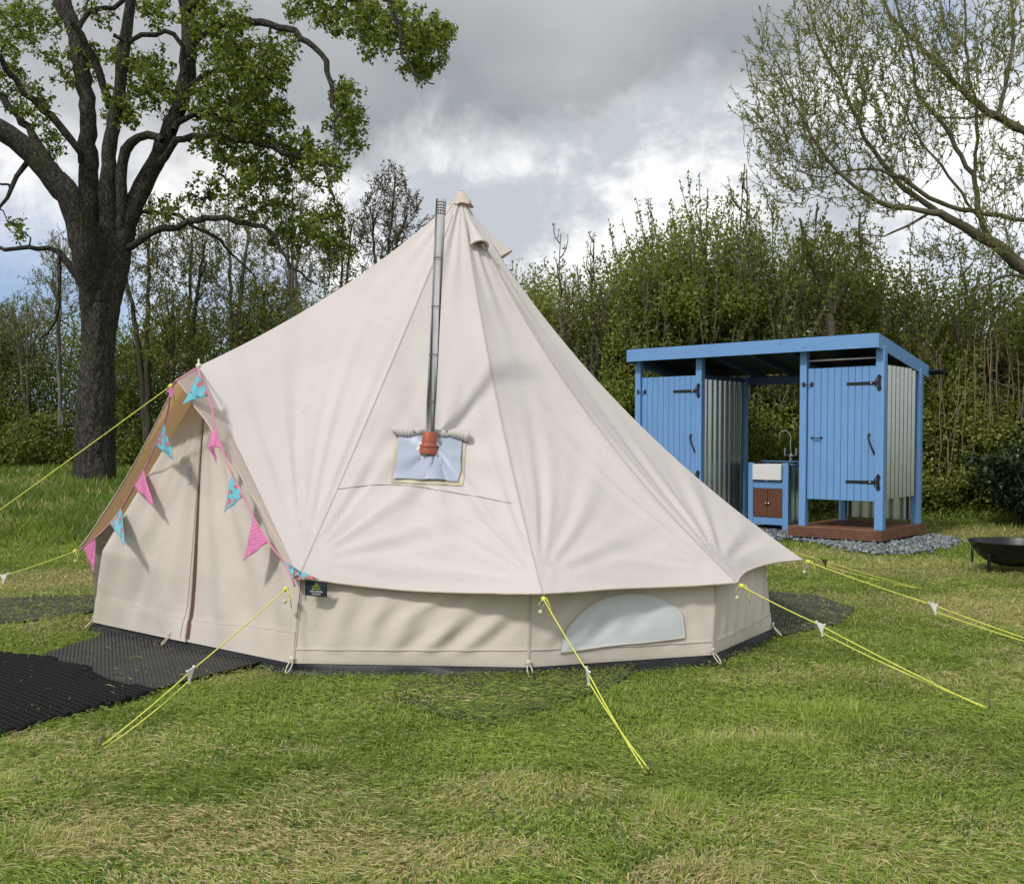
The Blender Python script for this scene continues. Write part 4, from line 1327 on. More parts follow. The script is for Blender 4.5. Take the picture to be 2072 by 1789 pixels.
# ------------------------------------------------------------------ MATS
def inpoly(x, y, poly):
    x = np.asarray(x); y = np.asarray(y); c = np.zeros(x.shape, bool); n = len(poly)
    for i in range(n):
        x1, y1 = poly[i]; x2, y2 = poly[(i + 1) % n]
        with np.errstate(divide='ignore', invalid='ignore'):
            c ^= ((y1 > y) != (y2 > y)) & (x < (x2 - x1) * (y - y1) / ((y2 - y1) if y2 != y1 else 1e-9) + x1)
    return c
def gpoly(pts): return [(p.x, p.y) for p in (G(a, b) for a, b in pts)]
def ribmat(name, rot, pitch, c=(.028, .028, .027)):
    m, t, b = mat(name)
    co = t.n('ShaderNodeTexCoord').outputs['Object']
    wv = t.n('ShaderNodeTexWave', wave_type='BANDS', bands_direction='X', wave_profile='SIN')
    mp = t.n('ShaderNodeMapping'); mp.inputs['Rotation'].default_value = (0, 0, rot); t.l(co, mp.inputs[0]); t.l(mp.outputs[0], wv.inputs['Vector'])
    wv.inputs['Scale'].default_value = 1 / pitch * .314; wv.inputs['Distortion'].default_value = .25
    f = t.noise(co, 5, 5, .6); d = t.noise(co, 60, 3, .6)
    col = t.mix(t.mr(f, .35, .7), c, tuple(x * 1.9 for x in c))
    col = t.mix(t.mr(d, .62, .74, 0, .5), col, (.13, .12, .09))
    t.l(col, b.inputs['Base Color']); b.inputs['Roughness'].default_value = .62
    bump(t, b, wv.outputs['Fac'], 1.0, .022)
    return m
RIBD = Vector((.37, -.93, 0)).normalized()
rrot = -math.atan2(-RIBD.x, RIBD.y) 
M_RIB = ribmat("ribbed rubber", math.atan2(RIBD.x, -RIBD.y) * -1.0, .021)
def sheet(name, poly, z, m, label, cat, n=40, th=.008, wob=.012, seed=0):
    """rubber sheet with a cut edge, laid over the ground"""
    bm = bmesh.new()
    vs = [bm.verts.new((x, y, 0)) for x, y in poly]; f = bm.faces.new(vs)
    if f.normal.z < 0: bmesh.ops.reverse_faces(bm, faces=[f])
    xs = [p[0] for p in poly]; ys = [p[1] for p in poly]
    for k in range(1, n):
        for ax, lo, hi in ((0, min(xs), max(xs)), (1, min(ys), max(ys))):
            c_ = [0, 0, 0]; nn = [0, 0, 0]; c_[ax] = lo + (hi - lo) * k / n; nn[ax] = 1
            bmesh.ops.bisect_plane(bm, geom=bm.verts[:] + bm.edges[:] + bm.faces[:], plane_co=c_, plane_no=nn)
    for v in bm.verts:
        v.co.z = float(gz(v.co.x, v.co.y)) + z + th + wob * float(vnoise(v.co.x * 3.1, v.co.y * 3.1, seed))
    r = bmesh.ops.extrude_face_region(bm, geom=bm.faces[:])
    for g in r['geom']:
        if isinstance(g, bmesh.types.BMVert): g.co.z -= th
    bmesh.ops.recalc_face_normals(bm, faces=bm.faces)
    me = bpy.data.meshes.new(name); bm.to_mesh(me); bm.free()
    o = link(name, me, m)
    return tag(o, label, cat)
P_RIB = gpoly([(82, 1334), (150, 1310), (228, 1284), (330, 1270), (560, 1300), (640, 1335), (545, 1346), (420, 1374), (300, 1408), (250, 1408), (160, 1385)])
P_HEX = gpoly([(-300, 1318), (-100, 1330), (0, 1334), (95, 1341), (190, 1376), (250, 1394), (312, 1412), (240, 1432), (200, 1440), (100, 1468), (0, 1497), (-300, 1585)])
P_M1 = gpoly([(790, 1385), (1000, 1368), (1290, 1352), (1240, 1395), (1100, 1440), (1000, 1472), (880, 1452), (800, 1412)])
P_M2 = gpoly([(1540, 1200), (1640, 1206), (1730, 1236), (1700, 1264), (1570, 1290), (1500, 1260)])
P_M3 = gpoly([(-200, 1222), (0, 1214), (110, 1210), (225, 1206), (225, 1235), (90, 1258), (-200, 1275)])
P_M4 = gpoly([(120, 1266), (200, 1240), (215, 1270), (170, 1282)])
sheet("rubber_mat", P_RIB, .012, M_RIB, "ribbed grey rubber mat leading out from the zipped tent door", "mat", 30)
M_RIB2 = ribmat("worn ribbed rubber", .3, .021, (.065, .066, .056))
sheet("rubber_mat", P_M1, .002, M_RIB2, "worn rubber mat half covered in grass clippings in front of the tent wall", "mat", 16, seed=2)
sheet("rubber_mat", P_M2, .004, M_RIB2, "dark mat in the grass at the right end of the tent", "mat", 12, seed=3)
sheet("rubber_mat", P_M3, .004, M_RIB2, "dark mat strip in the grass at far left, behind the door corner", "mat", 12, seed=4)
# honeycomb mat
HX = []
pitch = .040; inr, our = .0168, pitch / math.sqrt(3)
xs = [p[0] for p in P_HEX]; ys = [p[1] for p in P_HEX]
hv, hq = [], []
ang0 = .35
ca, sa = math.cos(ang0), math.sin(ang0)
cx0, cy0 = sum(xs) / len(xs), sum(ys) / len(ys)
N_ = 70
for i in range(-N_, N_ + 1):
    for j in range(-N_, N_ + 1):
        ux = (i + .5 * (j % 2)) * pitch; uy = j * pitch * .866
        x = cx0 + ux * ca - uy * sa; y = cy0 + ux * sa + uy * ca
        if not (min(xs) < x < max(xs) and min(ys) < y < max(ys)): continue
        HX.append((x, y))
HXa = np.array(HX); keep = inpoly(HXa[:, 0], HXa[:, 1], P_HEX); HXa = HXa[keep]
def hexz(x, y): return gz(x, y) + .034 + .014 * (vnoise(x * 2.2, y * 2.2, 77)) + .028 * sstep(.35, 0, np.hypot(x - P_RIB[0][0] - .5, y - P_RIB[0][1] + .4))
a6 = ang0 + math.pi / 6 + np.arange(6) * math.pi / 3
rings = []
for rr, dz_ in ((our, 0.0), (inr + .0015, 0.0), (inr, -.002), (inr * .98, -.024)):
    X_ = HXa[:, 0:1] + rr * np.cos(a6); Y_ = HXa[:, 1:2] + rr * np.sin(a6)
    rings.append(np.stack([X_, Y_, hexz(X_, Y_) + dz_], -1))
outer_low = rings[0].copy(); outer_low[..., 2] -= .026
rings = [outer_low] + rings
V_ = np.stack(rings, 1)                         # cells, 5 rings, 6, 3
nc = len(V_)
b_ = (np.arange(nc) * 30)[:, None, None]; r_i = np.arange(4)[None, :, None] * 6; k_ = np.arange(6)[None, None, :]
Q_ = np.stack(np.broadcast_arrays(b_ + r_i + k_, b_ + r_i + (k_ + 1) % 6, b_ + r_i + 6 + (k_ + 1) % 6, b_ + r_i + 6 + k_), -1).reshape(-1, 4)
M_HEX, t, b = mat("black honeycomb rubber")
b.inputs['Base Color'].default_value = (.006, .006, .007, 1); b.inputs['Roughness'].default_value = .7; b.inputs['Specular IOR Level'].default_value = .25
hm_ = big("honeycomb_mat", V_.reshape(-1, 3), Q_, M_HEX, smooth=False)
tag(hm_, "black honeycomb rubber mat lying over the ribbed mat at left", "mat")
# ------------------------------------------------------------------ GROUND AND GRASS
rng = np.random.default_rng(11)
SPOTS = []
for (px, py, rx, ry, am) in ((330, 1700, .62, .26, .75), (830, 1735, .62, .30, .8), (620, 1790, .7, .2, .65), (1040, 1625, .45, .30, .6), (120, 1660, .35, .25, .5), (1420, 1775, .22, .12, .7), (1560, 1785, .2, .1, .5), (80, 1500, .22, .12, .6),
                             (1830, 1145, 1.5, .8, .6), (1640, 1120, .7, .5, .7), (2050, 1240, 1.1, .9, .7), (2000, 1075, 1.2, .7, .6), (1940, 1390, .5, .4, .35), (40, 1185, 1.0, .5, .75), (120, 1165, .8, .35, .6), (1850, 1560, .35, .25, .3)):
    p = G(px, py); SPOTS.append((p.x, p.y, rx, ry, am))
def straw(x, y):
    s = .42 * sstep(.53, .70, fbm(x * 1.3 + 3, y * 1.8, 21, 4))
    j = (fbm(x * 3.1, y * 3.1, 9, 3) - .5) * 1.3
    for (a, b, rx, ry, am) in SPOTS:
        r = np.hypot((x - a) / rx, (y - b) / ry) + j
        s = np.maximum(s, am * sstep(1.25, .45, r))
    return np.clip(s, 0, 1)
def tall(x, y):
    n = (fbm(x * .6, y * .6, 31, 3) - .5) * 2.2
    l = sstep(10.6, 12.2, y + n) * sstep(-.2, -1.6, x)
    r = sstep(15.2, 16.2, y + n * .5 + .12 * (x - 6)) * sstep(-1.5, .5, x)
    mid = sstep(11.5, 13, y + n) * sstep(2.5, 1.2, x) * sstep(-2.5, -1, x)
    return np.maximum(np.maximum(l, r), mid)
def lawn_color(x, y, r1, r2):
    s = straw(x, y); t_ = tall(x, y)
    n = fbm(x * .8 + 9, y * .8, 3, 4)
    g = np.stack([.20 + .14 * n, .295 + .14 * n, .052 + .034 * n], -1)
    dkp = sstep(.50, .66, fbm(x * 1.7 - 4, y * 2.1, 51, 3))[..., None]
    g = g * (1 - .20 * dkp) * 1.08
    g = g * (1 - .36 * t_[..., None]) * np.array([1, 1, 1.0]) + t_[..., None] * np.array([-.015, .004, .0])
    st = np.array([.60, .525, .29])
    pick = (r1 < s * .85)[..., None]
    c = np.where(pick, st * (.75 + .5 * r2[..., None]), g * (.65 + .75 * r2[..., None]))
    cut = ((r1 > .93) & (t_ < .5))[..., None]
    c = np.where(cut, np.array([.50, .53, .25]) * (.8 + .4 * r2[..., None]), c)
    return np.clip(c, .004, .8)

def axis_(vals): return np.concatenate(vals)
gx = axis_([np.linspace(-300, -30, 18)[:-1], np.linspace(-30, -8, 45)[:-1], np.linspace(-8, 9, 171)[:-1], np.linspace(9, 30, 45)[:-1], np.linspace(30, 300, 18)])
gy = axis_([np.linspace(-40, 1.5, 14)[:-1], np.linspace(1.5, 14, 150)[:-1], np.linspace(14, 40, 60)[:-1], np.linspace(40, 400, 22)])
GX, GY = np.meshgrid(gx, gy)
GZ = gz(GX, GY)
nx, ny = len(gx), len(gy)
I = np.arange(nx * ny).reshape(ny, nx)
Qg = np.stack([I[:-1, :-1], I[:-1, 1:], I[1:, 1:], I[1:, :-1]], -1).reshape(-1, 4)
fx, fy = GX.ravel(), GY.ravel()
s_ = straw(fx, fy)[:, None]; t_ = tall(fx, fy)[:, None]
gcol = np.array([.110, .140, .036]) * (1 - s_) + np.array([.30, .25, .13]) * s_
gcol = gcol * (1 - .5 * t_)
M_G, t, b = mat("lawn soil and thatch")
at = t.n('ShaderNodeAttribute', attribute_name='tint')
co = t.n('ShaderNodeTexCoord').outputs['Object']
f = t.noise(co, 38, 6, .7); f2 = t.noise(co, 4, 4, .6)
c_ = t.mix(t.mr(f, .3, .7), (.45, .45, .42), (1.35, 1.35, 1.3))
c_ = t.mix(1.0, at.outputs['Color'], c_, 'MULTIPLY')
c_ = t.mix(t.mr(f2, .62, .72, 0, .5), c_, (.07, .055, .035))
t.l(c_, b.inputs['Base Color']); b.inputs['Roughness'].default_value = 1.0; b.inputs['Specular IOR Level'].default_value = .1
bump(t, b, f, .8, .03)
gr = big("ground", np.stack([fx, fy, GZ.ravel()], -1), Qg, M_G, col=gcol)
tag(gr, kind='structure')

M_BL, t, b = mat("grass blade")
at = t.n('ShaderNodeAttribute', attribute_name='tint')
t.l(at.outputs['Color'], b.inputs['Base Color']); b.inputs['Roughness'].default_value = .55; b.inputs['Specular IOR Level'].default_value = .3
tr = t.n('ShaderNodeBsdfTranslucent'); t.l(t.mix(1.0, at.outputs['Color'], (1.2, 1.25, .8), 'MULTIPLY'), tr.inputs[0])
mx = t.n('ShaderNodeMixShader'); mx.inputs[0].default_value = .42
t.l(b.outputs[0], mx.inputs[1]); t.l(tr.outputs[0], mx.inputs[2]); t.l(mx.outputs[0], t.t.nodes['Material Output'].inputs[0])

TCx, TCy = TC.x, TC.y
DECKS = [[(p.x, p.y) for p in (S(-.05, -.02, 0), S(1.23, -.02, 0), S(1.23, 1.58, 0), S(-.05, 1.58, 0))], [(p.x, p.y) for p in (S(2.35, -.02, 0), S(3.72, -.02, 0), S(3.72, 1.58, 0), S(2.35, 1.58, 0))]]
P_GRAV = gpoly([(1540, 1098), (1600, 1092), (1680, 1108), (1740, 1120), (1800, 1126), (1860, 1122), (1905, 1112), (1940, 1101), (1915, 1090), (1875, 1083)]) + [(S(-.3, 1.2, 0).x, S(-.3, 1.2, 0).y), (S(.5, 1.7, 0).x, S(.5, 1.7, 0).y), (S(3.8, 1.7, 0).x, S(3.8, 1.7, 0).y), (S(3.9, -.25, 0).x, S(3.9, -.25, 0).y)]
TENTP = [(p.x, p.y) for p in [bA, bB, bC, bD, bE, bF] + bback]
def scatter(n, y0, y1, pw):
    u = rng.random(n)
    y = (y0 ** (1 - pw) + u * (y1 ** (1 - pw) - y0 ** (1 - pw))) ** (1 / (1 - pw))
    x = (rng.random(n) * 2 - 1) * (.62 * y + .8)
    return x, y
def grass(name, n, y0, y1, pw, hmul, wmul, label, lying=.38, only=None):
    x, y = scatter(n, y0, y1, pw)
    k = ~inpoly(x, y, TENTP)
    for P in DECKS: k &= ~inpoly(x, y, P)
    part = np.ones(len(x))
    jx, jy = x + (rng.random(n) - .5) * .10, y + (rng.random(n) - .5) * .10
    part[inpoly(jx, jy, P_RIB)] = .012; part[inpoly(x + (rng.random(n) - .5) * .05, y + (rng.random(n) - .5) * .05, P_HEX)] = .004
    for P, a in ((P_M1, .62), (P_M2, .20), (P_M3, .28)): part[inpoly(jx, jy, P)] = a
    part[inpoly(jx, jy, P_GRAV)] = .14
    k &= rng.random(n) < part
    if only is not None: k &= only(x, y)
    x, y, part = x[k], y[k], part[k]; m = len(x)
    tl = tall(x, y)
    lie = (rng.random(m) < lying * (1 - tl)) | (part < .9)
    hn = .55 + .9 * fbm(x * 2.3, y * 2.3, 61, 3)
    tuft = sstep(.56, .72, fbm(x * 3.7 + 5, y * 3.7, 71, 3))
    h = (.020 + .022 * rng.random(m)) * hn * (1 + .8 * tuft) * hmul
    dt = np.min(np.stack([np.hypot(x - (a[0] + (c[0] - a[0]) * q), y - (a[1] + (c[1] - a[1]) * q)) for a, c in zip(TENTP, TENTP[1:] + TENTP[:1]) for q in (0, .25, .5, .75)]), 0)
    h = h * (.35 + .65 * sstep(.10, .45, dt))
    h = h * (1 - tl) + tl * (.08 + .17 * rng.random(m)) * (.7 + .6 * fbm(x, y, 12, 2))
    az_ = rng.random(m) * 2 * math.pi
    comb = fbm(x * .9, y * .9, 81, 2) * 9
    az_ = np.where(lie, comb + rng.normal(size=m) * .6, az_)
    lean = np.where(lie, 1.25 + .25 * rng.random(m), .25 + .65 * rng.random(m))
    h = np.where(lie, h * 1.15 + .008, h)
    d = np.stack([np.cos(az_) * np.sin(lean), np.sin(az_) * np.sin(lean), np.cos(lean)], -1)
    pos = np.stack([x, y, gz(x, y) - .004 + lie * (.006 + .03 * rng.random(m)) + (part < .9) * .018], -1)
    nrm = np.stack([-np.cos(az_) * np.cos(lean), -np.sin(az_) * np.cos(lean), np.sin(lean)], -1) + rng.normal(size=(m, 3)) * .25
    w_ = (.0024 + .0019 * rng.random(m) + .00038 * y) * wmul * (1 + .6 * tl)
    V, Q_ = leaf_geo(pos, d, nrm, h, w_, .12, .18)
    c = lawn_color(x, y, rng.random(m), rng.random(m))
    c = np.repeat(c, 4, 0)
    o = big(name, V, Q_, M_BL, col=c, smooth=False)
    return tag(o, label, "grass", kind='stuff')
grass("grass", 800000, 2.4, 12.5, 1.9, 1.0, 1.0, "short mown green grass with straw coloured patches across the lawn")
grass("tall_grass", 190000, 10.3, 27, 1.3, 1.2, 1.25, "longer uncut dark grass beneath the trees and along the hedge foot", .1)

# loose clippings lying on the mats
def clippings(n, P, z, seed):
    r = np.random.default_rng(seed)
    xs = [p[0] for p in P]; ys = [p[1] for p in P]
    x = r.uniform(min(xs), max(xs), n); y = r.uniform(min(ys), max(ys), n)
    k = inpoly(x, y, P); x, y = x[k], y[k]; m = len(x)
    az_ = r.random(m) * 6.28
    d = np.stack([np.cos(az_), np.sin(az_), r.normal(size=m) * .08], -1)
    pos = np.stack([x, y, gz(x, y) + z + .01 * r.random(m)], -1)
    return leaf_geo(pos, d, np.tile([0, 0, 1.0], (m, 1)) + r.normal(size=(m, 3)) * .2, .02 + .05 * r.random(m), .003 + .002 * r.random(m)), m, r
vs, qs, cs, off = [], [], [], 0
for n, P, z, sd in ((160, P_RIB, .036, 1), (120, P_HEX, .062, 2), (5200, P_M1, .030, 3), (1200, P_M2, .026, 4), (1600, P_M3, .028, 5)):
    (V, Q_), m, r = clippings(n, P, z, sd)
    vs.append(V); qs.append(Q_ + off); off += len(V)
    cs.append(np.repeat(np.where((r.random(m) < .55)[:, None], np.array([.34, .33, .14]), np.array([.14, .20, .05])), 4, 0))
# small broad weeds, clover leaves and a few dead leaf scraps low in the lawn
r = np.random.default_rng(91)
n = 9000
y = (2.4 ** -.9 + r.random(n) * (12 ** -.9 - 2.4 ** -.9)) ** (1 / -.9); x = (r.random(n) * 2 - 1) * (.62 * y + .8)
kk = (fbm(x * 1.1, y * 1.1, 131, 3) > .52) | (r.random(n) < .15)
for P in (TENTP, P_RIB, P_HEX, P_GRAV, P_M1): kk &= ~inpoly(x, y, P)
for P in DECKS: kk &= ~inpoly(x, y, P)
x, y = x[kk], y[kk]; m = len(x); dead = r.random(m) < .05
az_ = r.random(m) * 6.28
d = np.stack([np.cos(az_), np.sin(az_), .15 + .35 * r.random(m)], -1)
V, Q_ = leaf_geo(np.stack([x, y, gz(x, y) + .012 + .02 * r.random(m)], -1), d, np.tile([0, 0, 1.0], (m, 1)) + r.normal(size=(m, 3)) * .3, .016 + .022 * r.random(m), .010 + .010 * r.random(m), .15, .2)
vs.append(V); qs.append(Q_ + off); off += len(V)
cs.append(np.repeat(np.where(dead[:, None], np.array([.22, .13, .06]), np.array([.12, .20, .05])) * (.6 + .8 * r.random((m, 1))), 4, 0))
o = big("grass_clippings", np.concatenate(vs), np.concatenate(qs), M_BL, col=np.concatenate(cs), smooth=False)
tag(o, "loose cut grass and small lawn weeds, thickest over the rubber mats", "grass", kind='stuff')

# slate chippings round the deck
r = np.random.default_rng(5)
xs = [p[0] for p in P_GRAV]; ys = [p[1] for p in P_GRAV]
n = 14000
x = r.uniform(min(xs) - .1, max(xs) + .1, n); y = r.uniform(min(ys) - .1, max(ys) + .1, n)
k = inpoly(x + r.normal(size=n) * .05, y + r.normal(size=n) * .05, P_GRAV) & (y < 15.0)
x, y = x[k], y[k]; n = len(x)
cube = np.array([[-1, -1, -1], [1, -1, -1], [1, 1, -1], [-1, 1, -1], [-1, -1, 1], [1, -1, 1], [1, 1, 1], [-1, 1, 1]], float)
cq = np.array([[0, 3, 2, 1], [4, 5, 6, 7], [0, 1, 5, 4], [1, 2, 6, 5], [2, 3, 7, 6], [3, 0, 4, 7]])
sz = np.stack([.012 + .017 * r.random(n), .009 + .011 * r.random(n), .004 + .006 * r.random(n)], -1)
V = cube[None] * (1 + r.normal(size=(n, 8, 3)) * .28) * sz[:, None]
A_ = unit(r.normal(size=(n, 3)) * [1, 1, .35]); B_ = unit(np.cross(A_, r.normal(size=(n, 3)) * [.4, .4, 1.0])); C_ = np.cross(A_, B_)
V = V[..., 0:1] * A_[:, None] + V[..., 1:2] * B_[:, None] + V[..., 2:3] * C_[:, None]
V += np.stack([x, y, gz(x, y) + .012 + .022 * r.random(n)], -1)[:, None]
Q_ = (cq[None] + (np.arange(n) * 8)[:, None, None]).reshape(-1, 4)
M_SL = leafmat("slate chippings", [(0, (.10, .125, .15)), (.5, (.20, .235, .27)), (.85, (.30, .34, .37)), (1, (.42, .44, .45))], 0.0, .6)
o = big("slate_chippings", V.reshape(-1, 3), Q_, M_SL, smooth=False)
tag(o, "blue grey slate chippings spread around the shower deck", "gravel", kind='stuff')

# ------------------------------------------------------------------ BIG TREE
def P3(px, py, Y): p = W(px, py, Y); return [p.x, p.y, p.z]
def limbpx(sk, pts, Y, dy=0.0, n=None, sides=9, wob=0.0, grow=True, lk=1.0):
    rows = []; m = len(pts)
    for i, (px, py, r_) in enumerate(pts):
        yy = Y + dy * i / max(1, m - 1)
        rows.append(P3(px, py, yy) + [r_ * lk / F * yy])
    sk.limb(rows, n, sides, wob, grow)
def sphere_pts(r, n):
    v = unit(r.normal(size=(n, 3))); return v * (r.random(n) ** .4)[:, None]
M_BARK = barkmat("dark fissured bark", (.036, .034, .030), (.110, .104, .092), 13.0, .5)
M_BARK2 = barkmat("grey brown twig bark", (.05, .045, .035), (.14, .125, .10), 22.0, .2, .4)
M_LEAF = leafmat("spring leaves", [(0, (.075, .11, .016)), (.45, (.155, .21, .032)), (.8, (.25, .30, .055)), (1, (.36, .39, .11))], .45)
r = np.random.default_rng(3)
TY = 18.0
sk = Skeleton(r)
tb_ = W(195, 985, TY)
bt_obj = empty("broadleaf_tree", (tb_.x, tb_.y, float(gz(tb_.x, tb_.y))), "large old broadleaf tree with thick dark many-forked trunk at left, in young leaf", "tree")
# trunk with a swollen lower half
tr_pts = [(196, 1010, 48), (195, 985, 45), (193, 930, 42), (194, 860, 41), (194, 800, 40.5), (195, 787, 39.5), (197, 772, 36.5), (199, 700, 36), (201, 650, 38), (204, 610, 41), (207, 575, 41), (209, 555, 34), (210, 538, 16)]
sk.limb([P3(a, b_, TY) + [c * .95 / F * TY] for a, b_, c in tr_pts], 160, 64, 0, False)
V = sk.wood.V[0]; cen = V.reshape(160, 64, 3).mean(1)
rel = V.reshape(160, 64, 3) - cen[:, None]
rel = rel / np.linalg.norm(rel, axis=-1).mean(1)[:, None, None] * resample([[b_, 0, c * .95 / F * TY] for a, b_, c in tr_pts], 160)[:, 2][:, None, None]
ang = np.arange(64)[None] * 2 * math.pi / 64 + np.zeros((160, 1)); hh = cen[:, 2][:, None] + np.zeros((1, 64))
ca_, sa_ = np.cos(ang), np.sin(ang)
rid = 1 - np.abs(2 * vnoise(ang * 22 / (2 * math.pi) + 1.5 * vnoise(hh * 2.2, ang * 2, 5), hh * 2.6, 7) - 1)
rid2 = 1 - np.abs(2 * vnoise(ang * 44 / (2 * math.pi) + 1.2 * vnoise(hh * 5, ang * 3, 9), hh * 7.0, 17) - 1)
mul = 1 + .05 * np.sin(ang * 3 + hh * .5) + .03 * np.sin(ang * 5 - hh * .9) - .085 * rid ** 2.5 - .045 * rid2 ** 2.5
mul = mul * (1 + .22 * np.exp(-np.maximum(hh - cen[0, 2], 0) / .22) * (1 + .5 * np.sin(ang * 4 + 1)))
sk.wood.V[0] = (cen[:, None] + rel * mul[..., None]).reshape(-1, 3)
L_ = lambda pts, dy=0.0, **k: limbpx(sk, pts, TY, dy, lk=.79, **{**k, 'wob': k.get('wob', .01) * 1.5 + .004})
L_([(190, 660, 24), (186, 610, 30), (181, 565, 32), (172, 520, 34), (150, 430, 34), (112, 365, 31), (55, 305, 28), (0, 262, 25), (-90, 210, 20), (-200, 120, 13)], -1.5, sides=14, wob=.006)
L_([(196, 640, 26), (191, 580, 34), (184, 520, 32), (179, 400, 26), (178, 319, 23), (174, 213, 20), (160, 130, 20), (146, 60, 20), (120, 0, 21), (95, -90, 16)], .8, sides=14, wob=.006)
L_([(206, 630, 26), (214, 550, 32), (218, 461, 22), (217, 355, 20), (224, 284, 18), (241, 177, 15), (252, 89, 14), (262, 0, 13), (270, -90, 10)], -.4, sides=12, wob=.006)
L_([(212, 660, 24), (220, 610, 32), (230, 555, 35), (248, 470, 30), (284, 383, 24), (319, 319, 21), (348, 248, 20), (372, 177, 21), (383, 106, 20), (377, 35, 18), (370, -60, 14)], .3, sides=14, wob=.006)
L_([(236, 480, 16), (243, 425, 14), (245, 337, 14), (260, 296, 13), (280, 278, 11), (305, 274, 10), (330, 285, 9)], -.5, sides=12, wob=.006)
L_([(165, 330, 9), (156, 301, 9), (106, 241, 10), (71, 209, 9), (18, 152, 8), (0, 128, 7), (-60, 80, 5)], -1.0, sides=9, wob=.012)
L_([(128, 375, 11), (106, 337, 11), (64, 266, 10), (35, 230, 10), (10, 200, 9), (-20, 170, 7)], .8, sides=9, wob=.012)
L_([(220, 220, 9), (213, 184, 10), (191, 124, 10), (170, 85, 9), (150, 50, 7)], -.6, sides=8, wob=.01)
L_([(158, 60, 7), (165, 48, 7), (191, 27, 6.5), (241, 14, 6), (270, -10, 5)], .3, sides=8, wob=.02)
L_([(372, 150, 6), (350, 75, 6.5), (300, 66, 6.5), (262, 82, 6), (235, 76, 5)], -.4, sides=8, wob=.02)
L_([(392, 90, 10), (418, 64, 9.5), (479, 39, 9), (550, 46, 8.5), (603, 71, 8), (638, 99, 7.5), (663, 142, 7), (670, 199, 6), (681, 235, 4.5), (678, 280, 3)], -1.4, sides=9, wob=.014)
L_([(325, 330, 10), (351, 294, 9), (390, 275, 8.5), (454, 275, 8), (532, 294, 7), (603, 316, 6), (656, 340, 5), (674, 390, 3.5), (690, 430, 2)], -1.2, sides=9, wob=.014)
L_([(262, 500, 11), (285, 487, 9), (319, 465, 8.5), (390, 447, 8), (443, 441, 7.5), (496, 454, 6.5), (553, 482, 5.5), (574, 525, 4.5), (603, 557, 3.5), (632, 572, 2)], -.8, sides=9, wob=.014)
L_([(272, 445, 7), (294, 434, 6), (355, 440, 5), (408, 465, 4.5), (479, 525, 3), (520, 560, 2)], .8, sides=8, wob=.016)
L_([(352, 265, 9), (369, 245, 8), (408, 227, 7), (461, 241, 6), (532, 270, 5), (585, 301, 4), (640, 300, 2.5)], .9, sides=8, wob=.016)
L_([(380, 180, 8), (420, 150, 7), (470, 140, 6), (520, 150, 5), (570, 180, 3)], .6, sides=8, wob=.016)
L_([(378, 20, 9), (460, -30, 9), (560, -50, 8), (660, -40, 8), (760, -15, 7), (802, 29, 6), (816, 95, 5), (831, 143, 3.5), (856, 160, 2.5), (880, 174, 1.5)], -1.8, sides=8, wob=.014)
L_([(640, -42, 6), (700, 0, 5), (760, 30, 4), (800, 60, 3)], -.4, sides=7, wob=.016)
L_([(-20, 480, 5), (0, 502, 5), (46, 503, 5.5), (71, 507, 6), (103, 503, 7), (128, 521, 8), (152, 548, 10), (170, 580, 10)], 0, sides=8, wob=.012)
L_([(103, 503, 5.5), (114, 514, 5.5), (121, 546, 5), (119, 603, 4.5), (116, 630, 4), (101, 658, 3.5), (76, 702, 2.5), (110, 733, 1.6)], -.3, sides=7, wob=.012, grow=False)
L_([(101, 655, 2.2), (125, 650, 1.8), (150, 668, 1.2)], -.1, sides=6, wob=.012, grow=False)
limbpx(sk, [(64, 318, 7), (42, 345, 5.5), (20, 380, 4.5), (2, 415, 3.5), (-15, 440, 2.5)], 17.15, -.3, sides=7, wob=.014)
limbpx(sk, [(20, 380, 3), (10, 372, 2.5), (-8, 368, 2)], 17.0, -.1, sides=6, wob=.012)
blobs = [(35, 55, 70, 65, 52), (100, 40, 40, 45, 16), (15, 150, 45, 55, 26), (65, 205, 60, 55, 22), (165, 135, 45, 55, 34), (110, 130, 40, 40, 10), (250, 215, 48, 50, 40), (300, 140, 55, 60, 44), (330, 200, 40, 50, 24), (235, 110, 30, 45, 12),
         (430, 40, 70, 60, 56), (470, 110, 80, 75, 85), (525, 165, 65, 80, 80), (450, 215, 85, 65, 85), (530, 245, 70, 55, 70), (570, 110, 35, 60, 26),
         (470, 295, 85, 45, 55), (560, 335, 65, 50, 46), (500, 350, 60, 40, 30), (655, 335, 58, 48, 42), (705, 262, 48, 50, 42), (695, 190, 45, 50, 26), (610, 285, 40, 40, 20),
         (640, 20, 70, 45, 44), (720, 40, 65, 50, 56), (800, 45, 70, 58, 70), (862, 95, 55, 52, 62), (882, 60, 40, 40, 34), (760, 95, 40, 35, 16), (845, 140, 45, 30, 34),
         (340, 415, 45, 38, 14), (450, 390, 80, 45, 30), (560, 405, 65, 40, 24), (650, 455, 55, 48, 36), (600, 480, 60, 40, 30), (680, 505, 42, 34, 22), (520, 430, 50, 30, 14),
         (110, 300, 28, 48, 12), (130, 385, 18, 28, 7), (28, 462, 26, 24, 6), (-60, 250, 60, 80, 24), (-80, 90, 70, 90, 40),
         (220, -70, 180, 55, 70), (430, -80, 150, 55, 60), (700, -60, 130, 45, 50), (320, 20, 60, 40, 24), (200, 30, 40, 40, 10)]
att = []
for (a, b_, rx, ry, n) in blobs:
    v = sphere_pts(r, int(n * 1.25))
    yo = r.normal() * .5
    for q in v:
        Y = TY + .35 + yo + q[1] * (1.2 + .006 * rx)
        att.append(P3(a + q[0] * rx * TY / Y, b_ + q[2] * ry, Y))
att = np.array(att)
d0 = np.array([np.min(((sk.P[:sk.n] - a) ** 2).sum(1)) for a in att])
